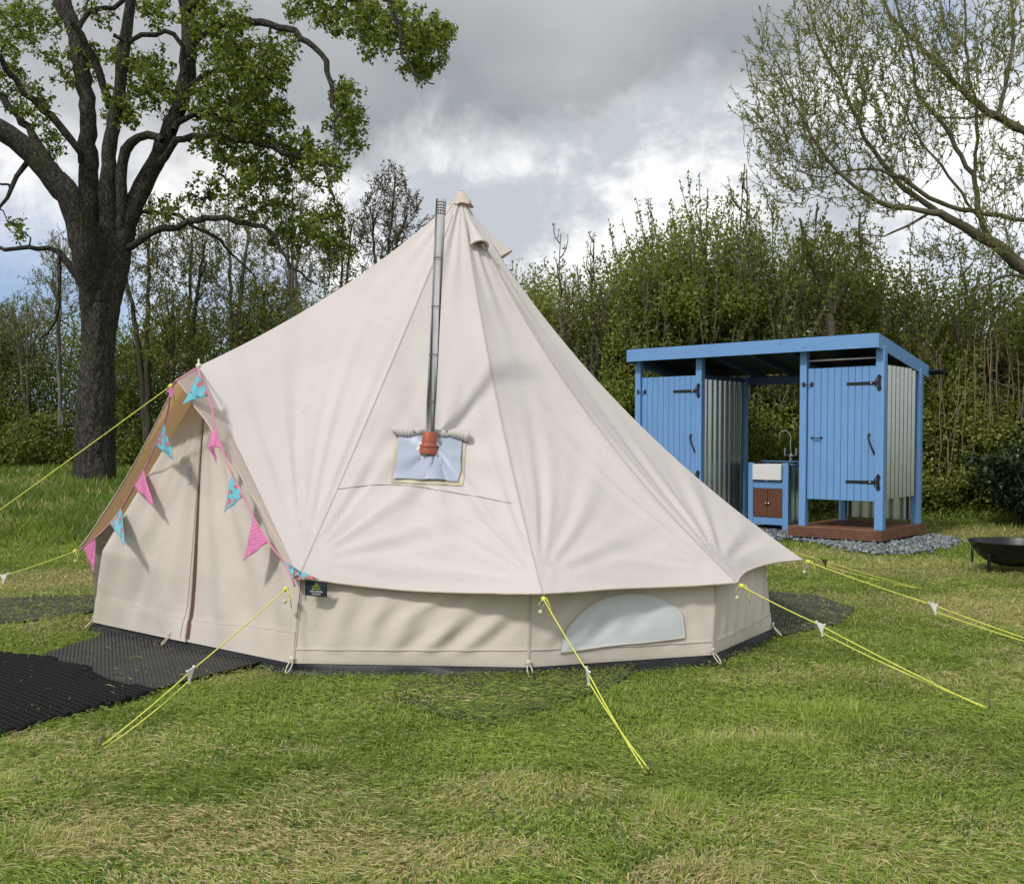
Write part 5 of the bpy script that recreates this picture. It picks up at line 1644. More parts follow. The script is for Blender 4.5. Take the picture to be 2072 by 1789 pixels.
lv = Leaves()
for i in np.argsort(d0):
    a = att[i]
    q = sk.twig(a, .45, .035, .006, -.06, .10, 4, 1.0)
    if q is None: continue
    # clusters along the last stretch of the twig
    nl = r.integers(12, 19)
    seglen = max(2, int(len(q) * .7)); base = q[-seglen:]
    j = (r.random(nl) ** .55 * (len(base) - 1)); j0 = np.minimum(j.astype(int), len(base) - 2); fr_ = (j - j0)[:, None]
    p = base[j0] * (1 - fr_) + base[j0 + 1] * fr_ + r.normal(size=(nl, 3)) * .045
    d = r.normal(size=(nl, 3)) + np.array([0, 0, -.15]) + unit(q[-1] - q[0]) * .6
    lv.add(p, d, .050 + .055 * r.random(nl))
    # crooked end spurs
    for _ in range(2):
        e_ = a + r.normal(size=3) * .06
        sk.wood.add(np.array([q[-1], (q[-1] + e_) / 2 + r.normal(size=3) * .03, e_]), [.006, .005, .004], 3)
sk.wood.build("trunk", M_BARK, bt_obj)
lv.build("crown", M_LEAF, bt_obj, r, .72, .8)

# ------------------------------------------------------------------ WILLOW on the right
r = np.random.default_rng(8)
M_WBARK = barkmat("olive willow bark", (.11, .10, .07), (.26, .235, .17), 20.0, .35, .5)
M_WLEAF = leafmat("thin willow leaves", [(0, (.15, .18, .04)), (.5, (.26, .29, .075)), (1, (.40, .41, .16))], .5)
WY = 15.6
sk = Skeleton(r)
wb = W(2330, 990, WY)
wil = empty("willow_tree", (wb.x, wb.y, float(gz(wb.x, wb.y))), "spreading willow with olive limbs and sparse thin leaves reaching in from the right edge", "tree")
Lw = lambda pts, dy=0.0, **k: limbpx(sk, pts, WY, dy, lk=.56, **k)
Lw([(2340, 1010, 70), (2320, 900, 62), (2290, 790, 55), (2240, 690, 45), (2200, 640, 36)], 0, sides=14)
Lw([(2215, 655, 36), (2072, 543, 24), (2013, 496, 21), (1942, 457, 16), (1899, 433, 14), (1871, 429, 10), (1786, 415, 9), (1765, 401, 8), (1729, 379, 7), (1672, 323, 6), (1637, 269, 5), (1619, 234, 4), (1587, 160, 3), (1566, 117, 2)], -.8, wob=.01)
Lw([(1905, 436, 12), (1892, 429, 11), (1828, 379, 9), (1786, 330, 8), (1750, 277, 7), (1715, 199, 6), (1690, 149, 5), (1658, 89, 4), (1637, 18, 3), (1630, -30, 2)], .7, wob=.01)
Lw([(2180, 470, 10), (2084, 447, 8), (1977, 429, 8), (1935, 418, 8), (1871, 394, 8), (1825, 358, 7), (1765, 340, 4.5), (1701, 347, 3.2), (1658, 358, 2.8), (1609, 344, 2)], -.6, wob=.01)
Lw([(2013, 496, 11), (1990, 462, 10), (1977, 429, 9.5), (1977, 386, 9), (1970, 355, 9), (1942, 309, 8), (1921, 266, 8), (1885, 220, 7), (1857, 191, 6), (1846, 124, 5), (1828, 53, 5), (1814, 0, 4), (1800, -60, 3)], .5, wob=.01)
Lw([(1972, 356, 7), (1977, 284, 6), (1977, 227, 5.5), (1963, 160, 5), (1956, 71, 4), (1953, 0, 3.5), (1950, -60, 2)], -.5, wob=.01)
Lw([(2330, 880, 36), (2300, 520, 26), (2250, 410, 22), (2150, 318, 18), (2072, 266, 15), (2020, 238, 14), (1970, 206, 12), (1935, 170, 10), (1889, 124, 8.5), (1853, 82, 7), (1811, 43, 6), (1793, 11, 5), (1770, -50, 3)], .6, wob=.01)
Lw([(2150, 600, 8), (2062, 557, 6), (2009, 567, 5), (1963, 596, 4), (1906, 613, 3)], -.5, wob=.012)
Lw([(1980, 440, 5.5), (1963, 415, 5), (1921, 355, 4.5), (1878, 305, 4), (1846, 255, 3.4), (1818, 199, 2.6)], .9, wob=.01)
Lw([(1880, 432, 5), (1820, 466, 4), (1790, 478, 3), (1740, 470, 2)], -.3, wob=.01)
Lw([(2020, 238, 8), (2040, 140, 7), (2050, 40, 6), (2040, -50, 4)], .4, wob=.01)
Lw([(2005, 232, 5), (1940, 240, 4), (1880, 232, 3)], -.6, wob=.01)
wbl = [(1640, 310, 80, 75, 90), (1600, 235, 70, 80, 80), (1570, 180, 60, 80, 55), (1680, 190, 80, 90, 120), (1650, 80, 70, 80, 90), (1740, 90, 80, 80, 120), (1760, 230, 80, 80, 120), (1830, 130, 80, 90, 130), (1900, 80, 80, 80, 110), (1900, 240, 80, 80, 120), (1980, 150, 80, 100, 130), (2040, 70, 60, 80, 80), (2040, 330, 70, 80, 90), (1830, 330, 70, 60, 80), (1700, 330, 70, 60, 70), (1780, 400, 80, 40, 60), (1610, 380, 70, 50, 50), (1560, 300, 50, 60, 30), (2000, 430, 70, 50, 50), (2030, 510, 60, 50, 50), (1900, 500, 70, 40, 40), (2150, 150, 80, 120, 80), (2160, 380, 80, 100, 60), (1720, -20, 80, 40, 40), (1850, -30, 100, 40, 50), (1560, 90, 30, 50, 16), (1520, 240, 22, 60, 14)]
att = []
for (a, b_, rx, ry, n) in wbl:
    for q in sphere_pts(r, n):
        Y = WY + q[1] * 1.5
        att.append(P3(a + q[0] * rx * 1.15 * WY / Y, b_ + q[2] * ry * 1.15, Y))
att = np.array(att)
d0 = np.array([np.min(((sk.P[:sk.n] - a) ** 2).sum(1)) for a in att])
def bias_up(P, a):                       # prefer wood lower down and nearer the trunk, so that twigs sweep up and out
    return 1.1 * np.maximum(P[:, 2] - a[2] + .1, 0) ** 2 + .5 * np.maximum(a[0] - P[:, 0], 0) ** 2
lv = Leaves()
for i in np.argsort(d0):
    a = att[i]
    q = sk.twig(a, .16, .022, .0045, -.10, .03, 4, .55, .12, bias_up)
    if q is None: continue
    tip = a + unit(q[-1] - q[-2]) * .12 + np.array([-.06, 0, .16]) + r.normal(size=3) * .08
    ext = np.array([a, (a + tip) / 2 + r.normal(size=3) * .015, tip])
    sk.wood.add(ext, [.0045, .004, .003], 3)
    nl = r.integers(9, 15)
    base = np.concatenate([q[-max(2, int(len(q) * .55)):], ext[1:]])
    j = r.random(nl) * (len(base) - 1.001); j0 = j.astype(int); fr_ = (j - j0)[:, None]
    p = base[j0] * (1 - fr_) + base[j0 + 1] * fr_
    d = unit(base[j0 + 1] - base[j0]) * .8 + r.normal(size=(nl, 3)) * .5
    lv.add(p, d, .045 + .045 * r.random(nl))
sk.wood.build("trunk", M_WBARK, wil)
lv.build("crown", M_WLEAF, wil, r, .30, .8)
# ------------------------------------------------------------------ HEDGES AND SMALL TREES
M_HL = leafmat("hedge leaves", [(0, (.13, .155, .030)), (.5, (.245, .28, .058)), (.85, (.34, .36, .09)), (1, (.46, .46, .20))], .48)
M_HD = leafmat("dark hedge leaves", [(0, (.09, .12, .022)), (.5, (.175, .22, .042)), (.9, (.26, .295, .07)), (1, (.35, .36, .12))], .44)
M_PALE = leafmat("pale bud leaves", [(0, (.14, .165, .045)), (.6, (.24, .26, .09)), (1, (.36, .37, .18))], .42)
M_BR = leafmat("brown bramble leaves", [(0, (.045, .036, .018)), (.4, (.075, .070, .028)), (.8, (.11, .10, .040)), (1, (.17, .13, .07))], .2)
M_GLOSS = leafmat("glossy evergreen leaves", [(0, (.010, .022, .008)), (.7, (.025, .048, .016)), (1, (.06, .09, .04))], .08, .28)
M_STEM = simple("grey brown stem", (.13, .115, .09), .9, var=.35, scale=20)
M_TAN = simple("tan dead stem", (.25, .195, .135), .9, var=.3, scale=14)
def prof(pts):
    pts = sorted(pts); a = np.array([p[0] for p in pts]); b_ = np.array([p[1] for p in pts])
    return lambda x: np.interp(x, a, b_)
def thicket(name, seed, n, x0, x1, ztop, yf, depth, L0, L1, m, label, stems=0, zmin=0.0, clump=.55, asp=.62, soft=.75, shoots=0):
    r = np.random.default_rng(seed)
    k = int(n * 2.6)
    x = r.uniform(x0, x1, k); u = r.random(k)
    zt = ztop(x) * (.90 + .22 * fbm(x * 1.3, u * 0, seed, 3)) 
    z = zmin + u * (zt * 1.08 - zmin)
    y = yf(x) + .9 * (z / np.maximum(zt, .1)) ** 1.5 + depth * r.random(k) ** 1.4 + (fbm(x * .9, z * .9, seed + 5, 3) - .5) * 1.6
    dens = 1 - (1 - .10) * sstep(soft, 1.06, z / zt)
    c = fbm(x * 1.5, z * 1.7 + y * .4, seed + 9, 4)
    dens = dens * (1 - clump * sstep(.56, .40, c))
    kp = np.nonzero(r.random(k) < dens)[0][:n]
    x, y, z = x[kp], y[kp], z[kp]; m_ = len(x)
    pos = np.stack([x, y, z + gz(x, y)], -1)
    d = r.normal(size=(m_, 3)) + np.array([0, -.3, .35])
    nrm = r.normal(size=(m_, 3)) * .7 + np.array([-.15, -.75, .55])
    L = L0 + (L1 - L0) * r.random(m_)
    wd = Wood(); ex = [[], [], []]
    for _ in range(shoots):                     # fine upright shoots, leafy towards the tip
        sx_ = r.uniform(x0, x1); zt_ = float(ztop(sx_)); sy = float(yf(sx_)) + .2 + depth * r.random() * .9
        z0_ = zt_ * r.uniform(.35, .75); z1_ = zt_ * (.80 + .34 * r.random() ** 1.6); nn = 7; t_ = np.linspace(0, 1, nn); h = z1_ - z0_
        ln = r.normal(size=2) * .22
        pts = np.stack([sx_ + ln[0] * h * t_ + np.cumsum(r.normal(size=nn)) * .012, sy + ln[1] * h * t_ + np.cumsum(r.normal(size=nn)) * .012, z0_ + h * t_ + float(gz(sx_, sy))], -1)
        wd.add(pts, .009 * (1 - .7 * t_) + .002, 4)
        k_ = int(h * r.uniform(24, 40)); j = r.random(k_) ** .8 * (nn - 1.001); j0 = j.astype(int); fr_ = (j - j0)[:, None]
        ex[0].append(pts[j0] * (1 - fr_) + pts[j0 + 1] * fr_ + r.normal(size=(k_, 3)) * .018)
        ex[1].append(np.tile([0, 0, .9], (k_, 1)) + r.normal(size=(k_, 3)) * .6)
        ex[2].append(L0 * .85 + (L1 - L0) * r.random(k_) * .8)
    if shoots:
        pos = np.concatenate([pos] + ex[0]); d = np.concatenate([d] + ex[1]); L = np.concatenate([L] + ex[2])
        nrm = np.concatenate([nrm, r.normal(size=(len(pos) - len(nrm), 3)) * .7 + np.array([-.15, -.75, .55])])
    V, Q_ = leaf_geo(pos, d, nrm, L, L * asp, .2, .15)
    o = big(name, V, Q_, m, smooth=False)
    tag(o, label, "hedge", kind='stuff')
    if stems:
        for _ in range(stems):
            sx_ = r.uniform(x0, x1); sy = float(yf(sx_)) + .3 + depth * .8 * r.random(); h = float(ztop(sx_)) * r.uniform(.65, 1.02)
            ln = r.normal(size=2) * .16
            t_ = np.linspace(0, 1, 8)
            pts = np.stack([sx_ + ln[0] * h * t_ ** 1.3 + np.cumsum(r.normal(size=8)) * .035, sy + ln[1] * h * t_ ** 1.3 + np.cumsum(r.normal(size=8)) * .035, h * t_ + float(gz(sx_, sy)) - .05], -1)
            r0 = r.uniform(.010, .026)
            wd.add(pts, r0 * (1 - .8 * t_), 5)
            for _b in range(r.integers(3, 7)):
                j = r.integers(2, 7); dv = r.normal(size=3) * [.4, .4, .2] + [0, 0, .45]; l_ = h * r.uniform(.08, .22)
                wd.add(np.array([pts[j], pts[j] + dv * l_ * .5 + r.normal(size=3) * .03, pts[j] + dv * l_ + [0, 0, .1 * l_]]), [r0 * .5, r0 * .35, .004], 4)
        so = wd.build(name + "_stems", M_STEM)
        tag(so, "thin grey stems standing inside the " + ("hedge behind the showers" if x0 > -7 else "hedge behind the big tree"), "hedge stems", kind='stuff')
    return o
def pxz(lst, Y): return prof([((px - PX) / F * Y, CAMH + (888 - py) / F * Y) for px, py in lst])
RY = lambda x: 16.3 + 0 * np.asarray(x) + .16 * np.maximum(0, 3.5 - np.asarray(x)) * .6 - .14 * np.maximum(0, np.asarray(x) - 7.2) - .75 * np.maximum(0, np.asarray(x) - 9.3)
rt = pxz([(440, 830), (500, 770), (600, 705), (700, 645), (800, 590), (1000, 600), (1060, 600), (1120, 585), (1200, 585), (1270, 540), (1340, 500), (1420, 465), (1500, 452), (1580, 480), (1680, 515), (1780, 540), (1900, 560), (2072, 560), (2500, 560)], 17.2)
thicket("hedge", 41, 570000, -4.5, 17.0, rt, RY, 2.4, .042, .078, M_HL, "dense leafy green hedge of young trees behind the showers", 60, .0, .60, .60, .66, 520)
thicket("hedge_foot", 42, 66000, -4.5, 12.0, prof([(-6, 1.2), (-3, 1.9), (2, 2.5), (6, 2.4), (8, 1.5), (13, 1.5)]), lambda x: RY(x) - .25, 1.0, .05, .09, M_HD, "dark low growth along the foot of the hedge behind the showers", 0, .0, .75, .62, .7)
thicket("bramble", 43, 26000, 6.35, 11.5, prof([(6.2, 2.2), (7, 2.75), (8.4, 2.9), (11.5, 2.6)]), lambda x: RY(x) - .30, .7, .04, .085, M_BR, "tangled brownish bramble in the hedge right of the showers", 0, .3, .8)
M_HB = leafmat("fresh green hedge leaves", [(0, (.10, .145, .022)), (.5, (.20, .26, .042)), (.85, (.29, .34, .070)), (1, (.42, .44, .15))], .46)
bt_ = pxz([(1225, 720), (1250, 600), (1290, 525), (1340, 492), (1400, 470), (1460, 452), (1520, 462), (1570, 500), (1610, 580), (1640, 700)], 16.2)
thicket("hedge", 46, 80000, 1.45, 4.75, bt_, lambda x: RY(x) - .45, 1.6, .045, .085, M_HB, "fresh green bushy clump bulging from the hedge behind the left cubicle", 14, .0, .78, .62, .6, 150)
bt2_ = pxz([(1600, 760), (1660, 640), (1740, 585), (1820, 600), (1900, 640), (1990, 600), (2080, 590), (2200, 600)], 16.0)
thicket("hedge", 47, 60000, 4.4, 9.0, bt2_, lambda x: RY(x) - .30, 1.2, .045, .085, M_HL, "olive bushy part of the hedge rising behind the right cubicle and the willow limb", 14, .0, .82, .62, .6, 90)
LY = lambda x: 24.0 + 0 * np.asarray(x)
lt = pxz([(-500, 700), (-60, 690), (60, 700), (150, 710), (300, 690), (450, 660), (600, 640), (760, 620), (1100, 600)], 24.5)
thicket("hedge", 44, 190000, -17.0, 1.0, lt, LY, 3.0, .052, .092, M_HD, "dark dense hedge behind the big tree and left of the tent", 90, .0, .55, .62, .7, 260)
thicket("hedge_foot", 45, 22000, -17.0, 0.5, prof([(-17, 1.6), (-9, 1.5), (1, 1.6)]), lambda x: LY(x) - .5, 1.0, .07, .12, M_HD, "low dark scrub under the hedge behind the big tree", 0, .0, .85)

# glossy dark evergreen at the far right
r = np.random.default_rng(50)
ec = Vector((7.75, 14.75, float(gz(7.75, 14.75))))
eo = empty("evergreen_shrub", ec, "dark glossy evergreen shrub at the hedge foot right of the showers, above the fire bowl", "shrub")
v = sphere_pts(r, 9000); v = v * (np.where(np.linalg.norm(v, axis=1, keepdims=True) < .55, 1.4, 1))
pos = np.array(ec) + np.stack([v[:, 0] * 1.05, v[:, 1] * .75, .78 + v[:, 2] * .72], -1) * (1 + .9 * (fbm(v[:, 0] * 2.2 + v[:, 1], v[:, 2] * 2.2, 4, 3) - .5))[:, None]
pos = pos[pos[:, 2] > ec.z + .02]
V, Q_ = leaf_geo(pos, r.normal(size=pos.shape) + [0, -.2, -.2], r.normal(size=pos.shape) * .6 + [0, -.4, .8], .05 + .05 * r.random(len(pos)), .035 + .03 * r.random(len(pos)), .2, .2)
big("crown", V, Q_, M_GLOSS, eo, smooth=False)
wd = Wood()
for _ in range(14):
    e_ = np.array(ec) + [r.normal() * .5, r.normal() * .35, r.uniform(.7, 1.3)]
    b0_ = np.array(ec) + [r.normal() * .15, r.normal() * .1, -.05]
    wd.add(np.array([b0_, (b0_ + e_) / 2 + r.normal(size=3) * .08, e_]), [.018, .013, .005], 5)
wd.build("stem", M_STEM, eo)

# tan cut stems standing in the bramble
cutlab = ["tan dead stem with pale broken top in the bramble, nearest the shower roof", "crooked pale dead stem curving up through the bramble", "cluster of straight tan stems in the middle of the bramble",
          "tall forked tan stem near the right edge in the bramble", "thin pair of tan stems at far right of the bramble"]
spec = [[(1905, 1000, 700), (1925, 985, 740), (1893, 960, 715)], [(1955, 980, 700), (1945, 935, 790)], [(1972, 930, 655), (1984, 940, 680), (1962, 950, 690), (1998, 960, 700), (2006, 950, 712)],
        [(2034, 950, 700), (2048, 960, 712), (2026, 960, 690)], [(2066, 905, 700), (2078, 910, 690), (2094, 920, 700)]]
for lab_, sp in zip(cutlab, spec):
    Y = 15.95 + r.uniform(-.1, .25)
    p0 = W(sp[0][0], sp[0][1], Y); go = empty("dead_stems", (p0.x, p0.y, float(gz(p0.x, p0.y))), lab_, "dead stems", "dead stems in the bramble")
    for (px, yb, yt) in sp:
        wd = Wood(); nn = 9
        t_ = np.linspace(0, 1, nn)
        top = np.array(P3(px + r.normal() * 10, yt, Y)); bot = np.array(P3(px + r.normal() * 14, yb, Y + .15))
        pts = bot + (top - bot) * t_[:, None] + np.cumsum(r.normal(size=(nn, 3)) * .022, 0)
        r0 = r.uniform(.006, .012)
        wd.add(pts, r0 * (1 - .35 * t_), 6)
        for _ in range(r.integers(1, 3)):
            j = r.integers(4, nn); dv = r.normal(size=3) * [1, .5, .6]; wd.add(np.array([pts[j], pts[j] + dv * .12, pts[j] + dv * .25 + [0, 0, .05]]), [r0 * .6, r0 * .5, r0 * .3], 5)
        wd.build("stem", M_TAN, go)

# upright saplings and shrubs along the top of the hedge
def sapling(px, ytop, Y, name, label, cat, seed, nst=4, spread=.35, m=M_HL, leaf=(.04, .07), den=26, side=10, sl=.22, group=None, bare=0.0, r0=.02, start=.25, wood=M_STEM, fork=False):
    r = np.random.default_rng(seed)
    b0_ = W(px, 888, Y); x0, y0 = b0_.x, b0_.y; g = float(gz(x0, y0))
    H = CAMH + (888 - ytop) / F * Y - g
    o = empty(name, (x0, y0, g), label, cat, group)
    wd = Wood(); lv = Leaves()
    def leaves_on(pts, dens, l0, l1):
        Ls = np.linalg.norm(np.diff(pts, axis=0), axis=1).sum(); k = max(2, int(Ls * dens))
        j = r.random(k) * (len(pts) - 1.001); j0 = j.astype(int); fr_ = (j - j0)[:, None]
        tg_ = unit(pts[j0 + 1] - pts[j0])
        lv.add(pts[j0] * (1 - fr_) + pts[j0 + 1] * fr_ + r.normal(size=(k, 3)) * .012, tg_ * .7 + r.normal(size=(k, 3)) * .65, l0 + (l1 - l0) * r.random(k))
    for s in range(nst):
        h = H if s == 0 else H * r.uniform(.72, .96)
        nn = 14; t_ = np.linspace(0, 1, nn)
        bx, by = (0, 0) if s == 0 else (r.normal() * spread * .5, r.normal() * spread * .4)
        ln = r.normal(size=2) * (.015 if s == 0 else .07)
        wob = np.cumsum(r.normal(size=(nn, 2)) * .018, 0); wob -= wob[-1] * t_[:, None] * (1 if s == 0 else .3)
        pts = np.stack([x0 + bx + ln[0] * h * t_ ** 1.2 + wob[:, 0], y0 + by + ln[1] * h * t_ ** 1.2 + wob[:, 1], g - .05 + (h + .05) * t_], -1)
        rr = r0 * (1 if s == 0 else .7)
        wd.add(pts, rr * (1 - .85 * t_) + .003, 6)
        leaves_on(pts[int(nn * .5):], den * (1 - bare), *leaf)
        ns = int(side * (1 if s == 0 else .8))
        for k in range(ns):
            u = start + (1 - start - .03) * (k + r.random()) / ns
            j = u * (nn - 1); j0 = int(j); p = pts[j0] + (pts[min(j0 + 1, nn - 1)] - pts[j0]) * (j - j0)
            a = r.random() * 6.28; l_ = H * sl * (1.15 - u * .85) * r.uniform(.6, 1.2)
            e_ = r.uniform(.35, .75)
            dv = np.array([math.cos(a) * e_, math.sin(a) * e_, 1.0]); dv /= np.linalg.norm(dv)
            m_ = 6; tt = np.linspace(0, 1, m_)[:, None]
            q = p + dv * l_ * tt + np.array([math.cos(a), math.sin(a), 0]) * l_ * .16 * np.sin(tt * math.pi) + np.cumsum(r.normal(size=(m_, 3)) * .012, 0) * (tt > 0)
            wd.add(q, (rr * .45) * (1 - tt[:, 0]) + .0032, 4)
            leaves_on(q, den, *leaf)
            for _ in range(2):
                jj = r.integers(1, m_ - 1); dv2 = unit(dv + r.normal(size=3) * .45); q2 = np.stack([q[jj], q[jj] + dv2 * l_ * .18, q[jj] + dv2 * l_ * .36 + [0, 0, .03]])
                wd.add(q2, [.005, .004, .003], 3); leaves_on(q2, den, *leaf)
    wd.build("trunk", wood, o); lv.build("crown", m, o, r, .55, .8)
    return o
HG = "saplings along the hedge behind the showers"
sapling(1140, 480, 17.0, "sapling", "nearly bare budding sapling just right of the tent's slope, left of the pair", "sapling", 101, 2, .3, M_PALE, (.03, .055), 17, 16, .20, HG, .2, .022, .45)
sapling(1197, 471, 17.0, "sapling", "nearly bare budding sapling right of the tent's slope, second of the pair", "sapling", 102, 2, .3, M_PALE, (.03, .055), 17, 16, .21, HG, .2, .022, .45)
sapling(1075, 545, 17.4, "sapling", "low budding sapling touching the tent's right slope", "sapling", 103, 3, .4, M_PALE, (.03, .055), 18, 12, .18, HG, .1, .018, .4)
sapling(1268, 512, 16.8, "sapling", "leafy sapling whose tip stands above the left end of the shower roof", "sapling", 104, 4, .5, M_HL, (.04, .065), 30, 12, .2, HG)
sapling(1320, 462, 16.8, "sapling", "leafy green sapling just left of the hedge's high middle", "sapling", 105, 5, .6, M_HL, (.04, .07), 32, 12, .2, HG)
sapling(1388, 440, 16.6, "sapling", "leafy green sapling with upright club shaped shoots left of the tallest forked one", "sapling", 106, 6, .6, M_HL, (.04, .07), 34, 12, .2, HG)
sapling(1422, 392, 16.7, "sapling", "slim sapling with leafy spike shoots beside the tallest forked one", "sapling", 107, 4, .5, M_HL, (.04, .065), 32, 11, .18, HG)
sapling(1472, 338, 16.5, "sapling", "tallest sapling of the hedge, its forked tip nearest the willow", "sapling", 108, 2, .22, M_HL, (.035, .06), 26, 18, .2, HG, 0, .03)
sapling(1500, 345, 16.5, "sapling", "tall straight shoot close to the tallest forked sapling", "sapling", 109, 2, .3, M_HL, (.035, .06), 26, 14, .17, HG, 0, .025)
sapling(1560, 402, 16.6, "sapling", "leafy sapling under the willow's lowest left twigs", "sapling", 110, 5, .6, M_HL, (.04, .07), 32, 12, .2, HG)
sapling(1650, 430, 16.7, "sapling", "leafy sapling behind the willow above the right part of the shower roof", "sapling", 111, 5, .6, M_HL, (.04, .07), 30, 12, .2, HG)
sapling(1770, 470, 16.9, "sapling", "sapling under the willow above the shower roof's right corner", "sapling", 112, 5, .6, M_HL, (.04, .07), 30, 12, .2, HG)
sapling(1930, 500, 16.6, "sapling", "sapling below the thick willow limb near the right edge", "sapling", 113, 5, .7, M_HL, (.04, .07), 30, 12, .2, HG)

# slender forked tree in front of the hedge, above the shower roof
r = np.random.default_rng(77)
sk = Skeleton(r); fy_ = 16.1
p0 = W(1684, 888, fy_); fo_ = empty("forked_tree", (p0.x, p0.y, float(gz(p0.x, p0.y))), "slender dark stemmed tree forking into a V behind the middle of the shower roof", "tree")
limbpx(sk, [(1688, 1040, 10), (1686, 800, 9), (1684, 650, 8), (1683, 632, 7)], fy_, 0, sides=8, wob=.01)
limbpx(sk, [(1683, 634, 6), (1672, 590, 5.5), (1650, 548, 5), (1636, 510, 4), (1628, 470, 3), (1622, 440, 2)], fy_, -.3, sides=7, wob=.012)
limbpx(sk, [(1684, 636, 6), (1700, 590, 5), (1730, 550, 4.5), (1742, 500, 3.5), (1738, 460, 2.5), (1740, 430, 2)], fy_, .3, sides=7, wob=.012)
lv = Leaves()
for q0 in sphere_pts(r, 170):
    a = np.array(P3(1684 + q0[0] * 100, 520 + q0[2] * 95, fy_ + q0[1] * .8))
    q = sk.twig(a, .2, .02, .004, -.05, .04, 4, .6, .12, bias_up)
    if q is None: continue
    nl = 12; j = r.random(nl) * (len(q) - 1.001); j0 = j.astype(int)
    lv.add(q[j0] + r.normal(size=(nl, 3)) * .05, r.normal(size=(nl, 3)), .04 + .04 * r.random(nl))
sk.wood.build("trunk", M_STEM, fo_); lv.build("crown", M_HL, fo_, r, .6, .8)

# airy trees behind the big tree and the tent
M_GREYB = barkmat("pale grey bark", (.14, .135, .12), (.28, .27, .24), 20.0, .1, .3)
def airy(px, ybase, ytop, Y, wpx, natt, label, seed, m=M_PALE, leaf=(.04, .075), nl=9, r0=9.0, lean=0, wood=M_GREYB, stems=1, low=.42, name="slender_tree", up=1.1):
    r = np.random.default_rng(seed); sk = Skeleton(r)
    p0 = W(px, 888, Y); r0 = r0 * .62; o = empty(name, (p0.x, p0.y, float(gz(p0.x, p0.y))), label, "tree", "slender trees behind the tent and the big tree")
    H = ybase - ytop
    for s in range(stems):
        dx_ = 0 if s == 0 else r.normal() * wpx * .35
        limbpx(sk, [(px + r.normal() * 3, ybase + 60, r0), (px + dx_ * .2, ybase - H * .25, r0 * .85), (px + dx_ * .6 + lean * .5, ybase - H * .6, r0 * .55), (px + dx_ + lean, ytop + H * (.06 if s == 0 else r.uniform(.1, .3)), 1.6)], Y, r.normal() * .3, sides=7, wob=.012)
    lv = Leaves()
    v = sphere_pts(r, natt)
    att = []
    for q0 in v:
        w_ = wpx * (1.0 - .45 * max(0, q0[2]))
        att.append(P3(px + lean * .6 + q0[0] * w_, (ytop + ybase - H * low) / 2 - q0[2] * (H * (1 - low)) / 2 * 1.02, Y + q0[1] * 1.4))
    att = np.array(att); d0 = np.array([np.min(((sk.P[:sk.n] - a) ** 2).sum(1)) for a in att])
    bu = lambda P, a: up * np.maximum(P[:, 2] - a[2] + .25, 0) ** 2
    for i in np.argsort(d0):
        q = sk.twig(att[i], .16, .026, .006, -.07, .035, 4, .45, .16, bu)
        if q is None: continue
        for _ in range(2):
            dv = unit(unit(q[-1] - q[-2]) + r.normal(size=3) * .45 + [0, 0, .35]) * r.uniform(.12, .3)
            sk.wood.add(np.array([q[-1], q[-1] + dv * .5 + r.normal(size=3) * .012, q[-1] + dv]), [.0055, .005, .004], 3)
            q = np.concatenate([q, (q[-1] + dv)[None]]) if _ == 1 else q
        k = r.integers(nl, nl + 9); j = r.random(k) ** .7 * (len(q) - 1.001); j0 = j.astype(int); fr_ = (j - j0)[:, None]
        lv.add(q[j0] * (1 - fr_) + q[j0 + 1] * fr_ + r.normal(size=(k, 3)) * .03, r.normal(size=(k, 3)) + [0, 0, -.2], leaf[0] + (leaf[1] - leaf[0]) * r.random(k))
    sk.wood.build("trunk", wood, o); lv.build("crown", m, o, r, .55, .9)
    return o
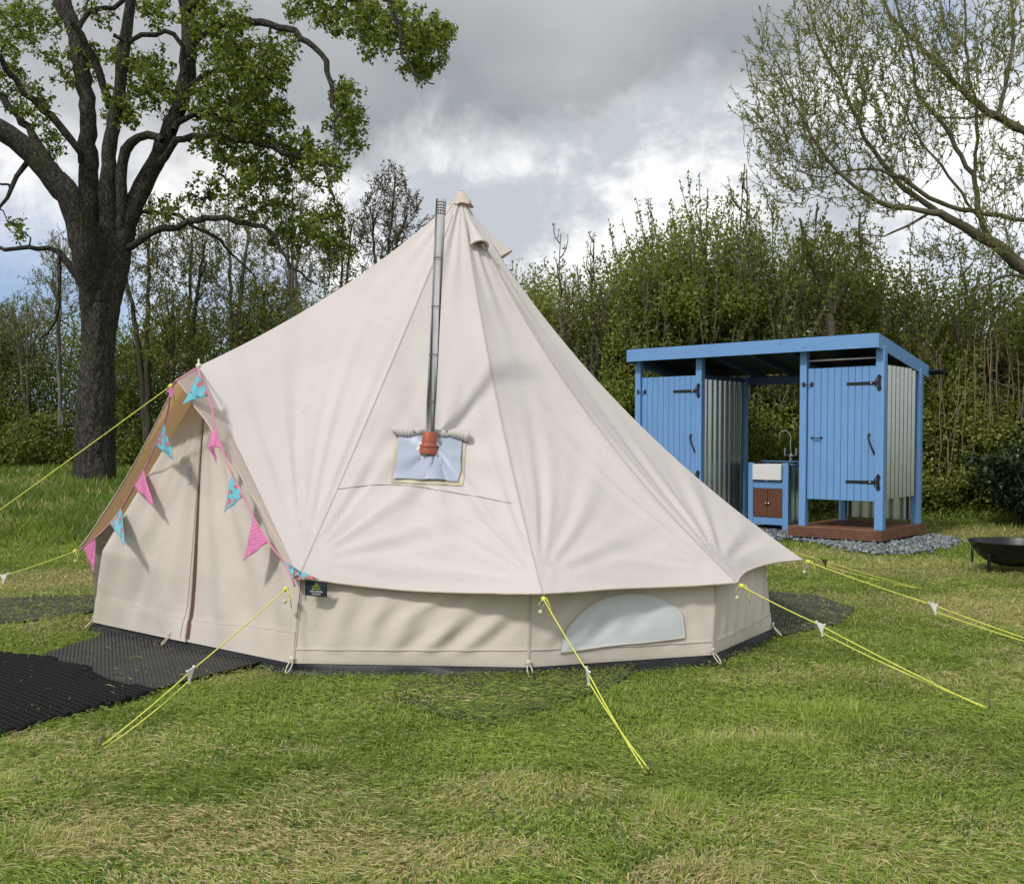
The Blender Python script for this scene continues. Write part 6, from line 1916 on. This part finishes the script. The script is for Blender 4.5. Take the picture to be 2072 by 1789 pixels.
M_CAT = leafmat("brown catkins and buds", [(0, (.09, .075, .05)), (.6, (.16, .14, .09)), (1, (.24, .22, .15))], .2)
airy(775, 760, 333, 22.5, 85, 230, "slender bare looking tree hung with brown catkins, left of the flue's top", 201, M_CAT, (.04, .08), 10, 8, 25, M_BARK2, 3)
airy(690, 760, 395, 23.5, 75, 150, "thin twiggy tree directly left of the catkin tree, behind the tent's left slope", 202, M_PALE, (.04, .07), 8, 7, 0, M_BARK2, 2)
airy(590, 800, 350, 24.0, 100, 260, "pale budding tree behind the drooping right branches of the big tree", 203, M_PALE, (.04, .08), 9, 9, 0, M_GREYB, 3)
airy(470, 800, 372, 24.5, 100, 260, "pale budding tree midway between the big trunk and the tent's slope", 204, M_PALE, (.04, .08), 9, 9, -10, M_GREYB, 3)
airy(380, 800, 430, 23.5, 80, 190, "grey stemmed tree above the peak of the tent door", 205, M_PALE, (.04, .08), 9, 9, 10, M_BARK2, 3)
airy(298, 830, 395, 23.0, 70, 200, "grey trunked tree just right of the big tree's trunk", 206, M_PALE, (.04, .08), 9, 11, 5, M_BARK2, 2)
airy(120, 800, 470, 22.5, 65, 130, "pale leafy sapling showing just left of the big tree's trunk", 207, M_PALE, (.04, .075), 10, 6, 0, M_GREYB, 3)
airy(55, 830, 585, 24.5, 60, 150, "pale twiggy sapling at far left, second from the edge", 208, M_PALE, (.04, .075), 10, 6, 0, M_GREYB, 5, .3)
airy(5, 830, 600, 25.0, 60, 150, "pale twiggy sapling at the far left edge", 209, M_PALE, (.04, .075), 10, 6, 0, M_GREYB, 5, .3)
airy(-70, 830, 560, 25.0, 70, 120, "pale twiggy sapling beyond the left edge", 210, M_PALE, (.04, .075), 10, 6, 0, M_GREYB, 4, .3)
airy(530, 800, 560, 22.6, 120, 200, "bushy green tree low behind the tent's left slope", 211, M_HL, (.05, .09), 14, 7, 0, M_BARK2, 4, .25)
airy(350, 820, 590, 22.4, 90, 170, "bushy green tree low between the big trunk and the tent door peak", 212, M_HL, (.05, .09), 14, 7, 0, M_BARK2, 4, .25)
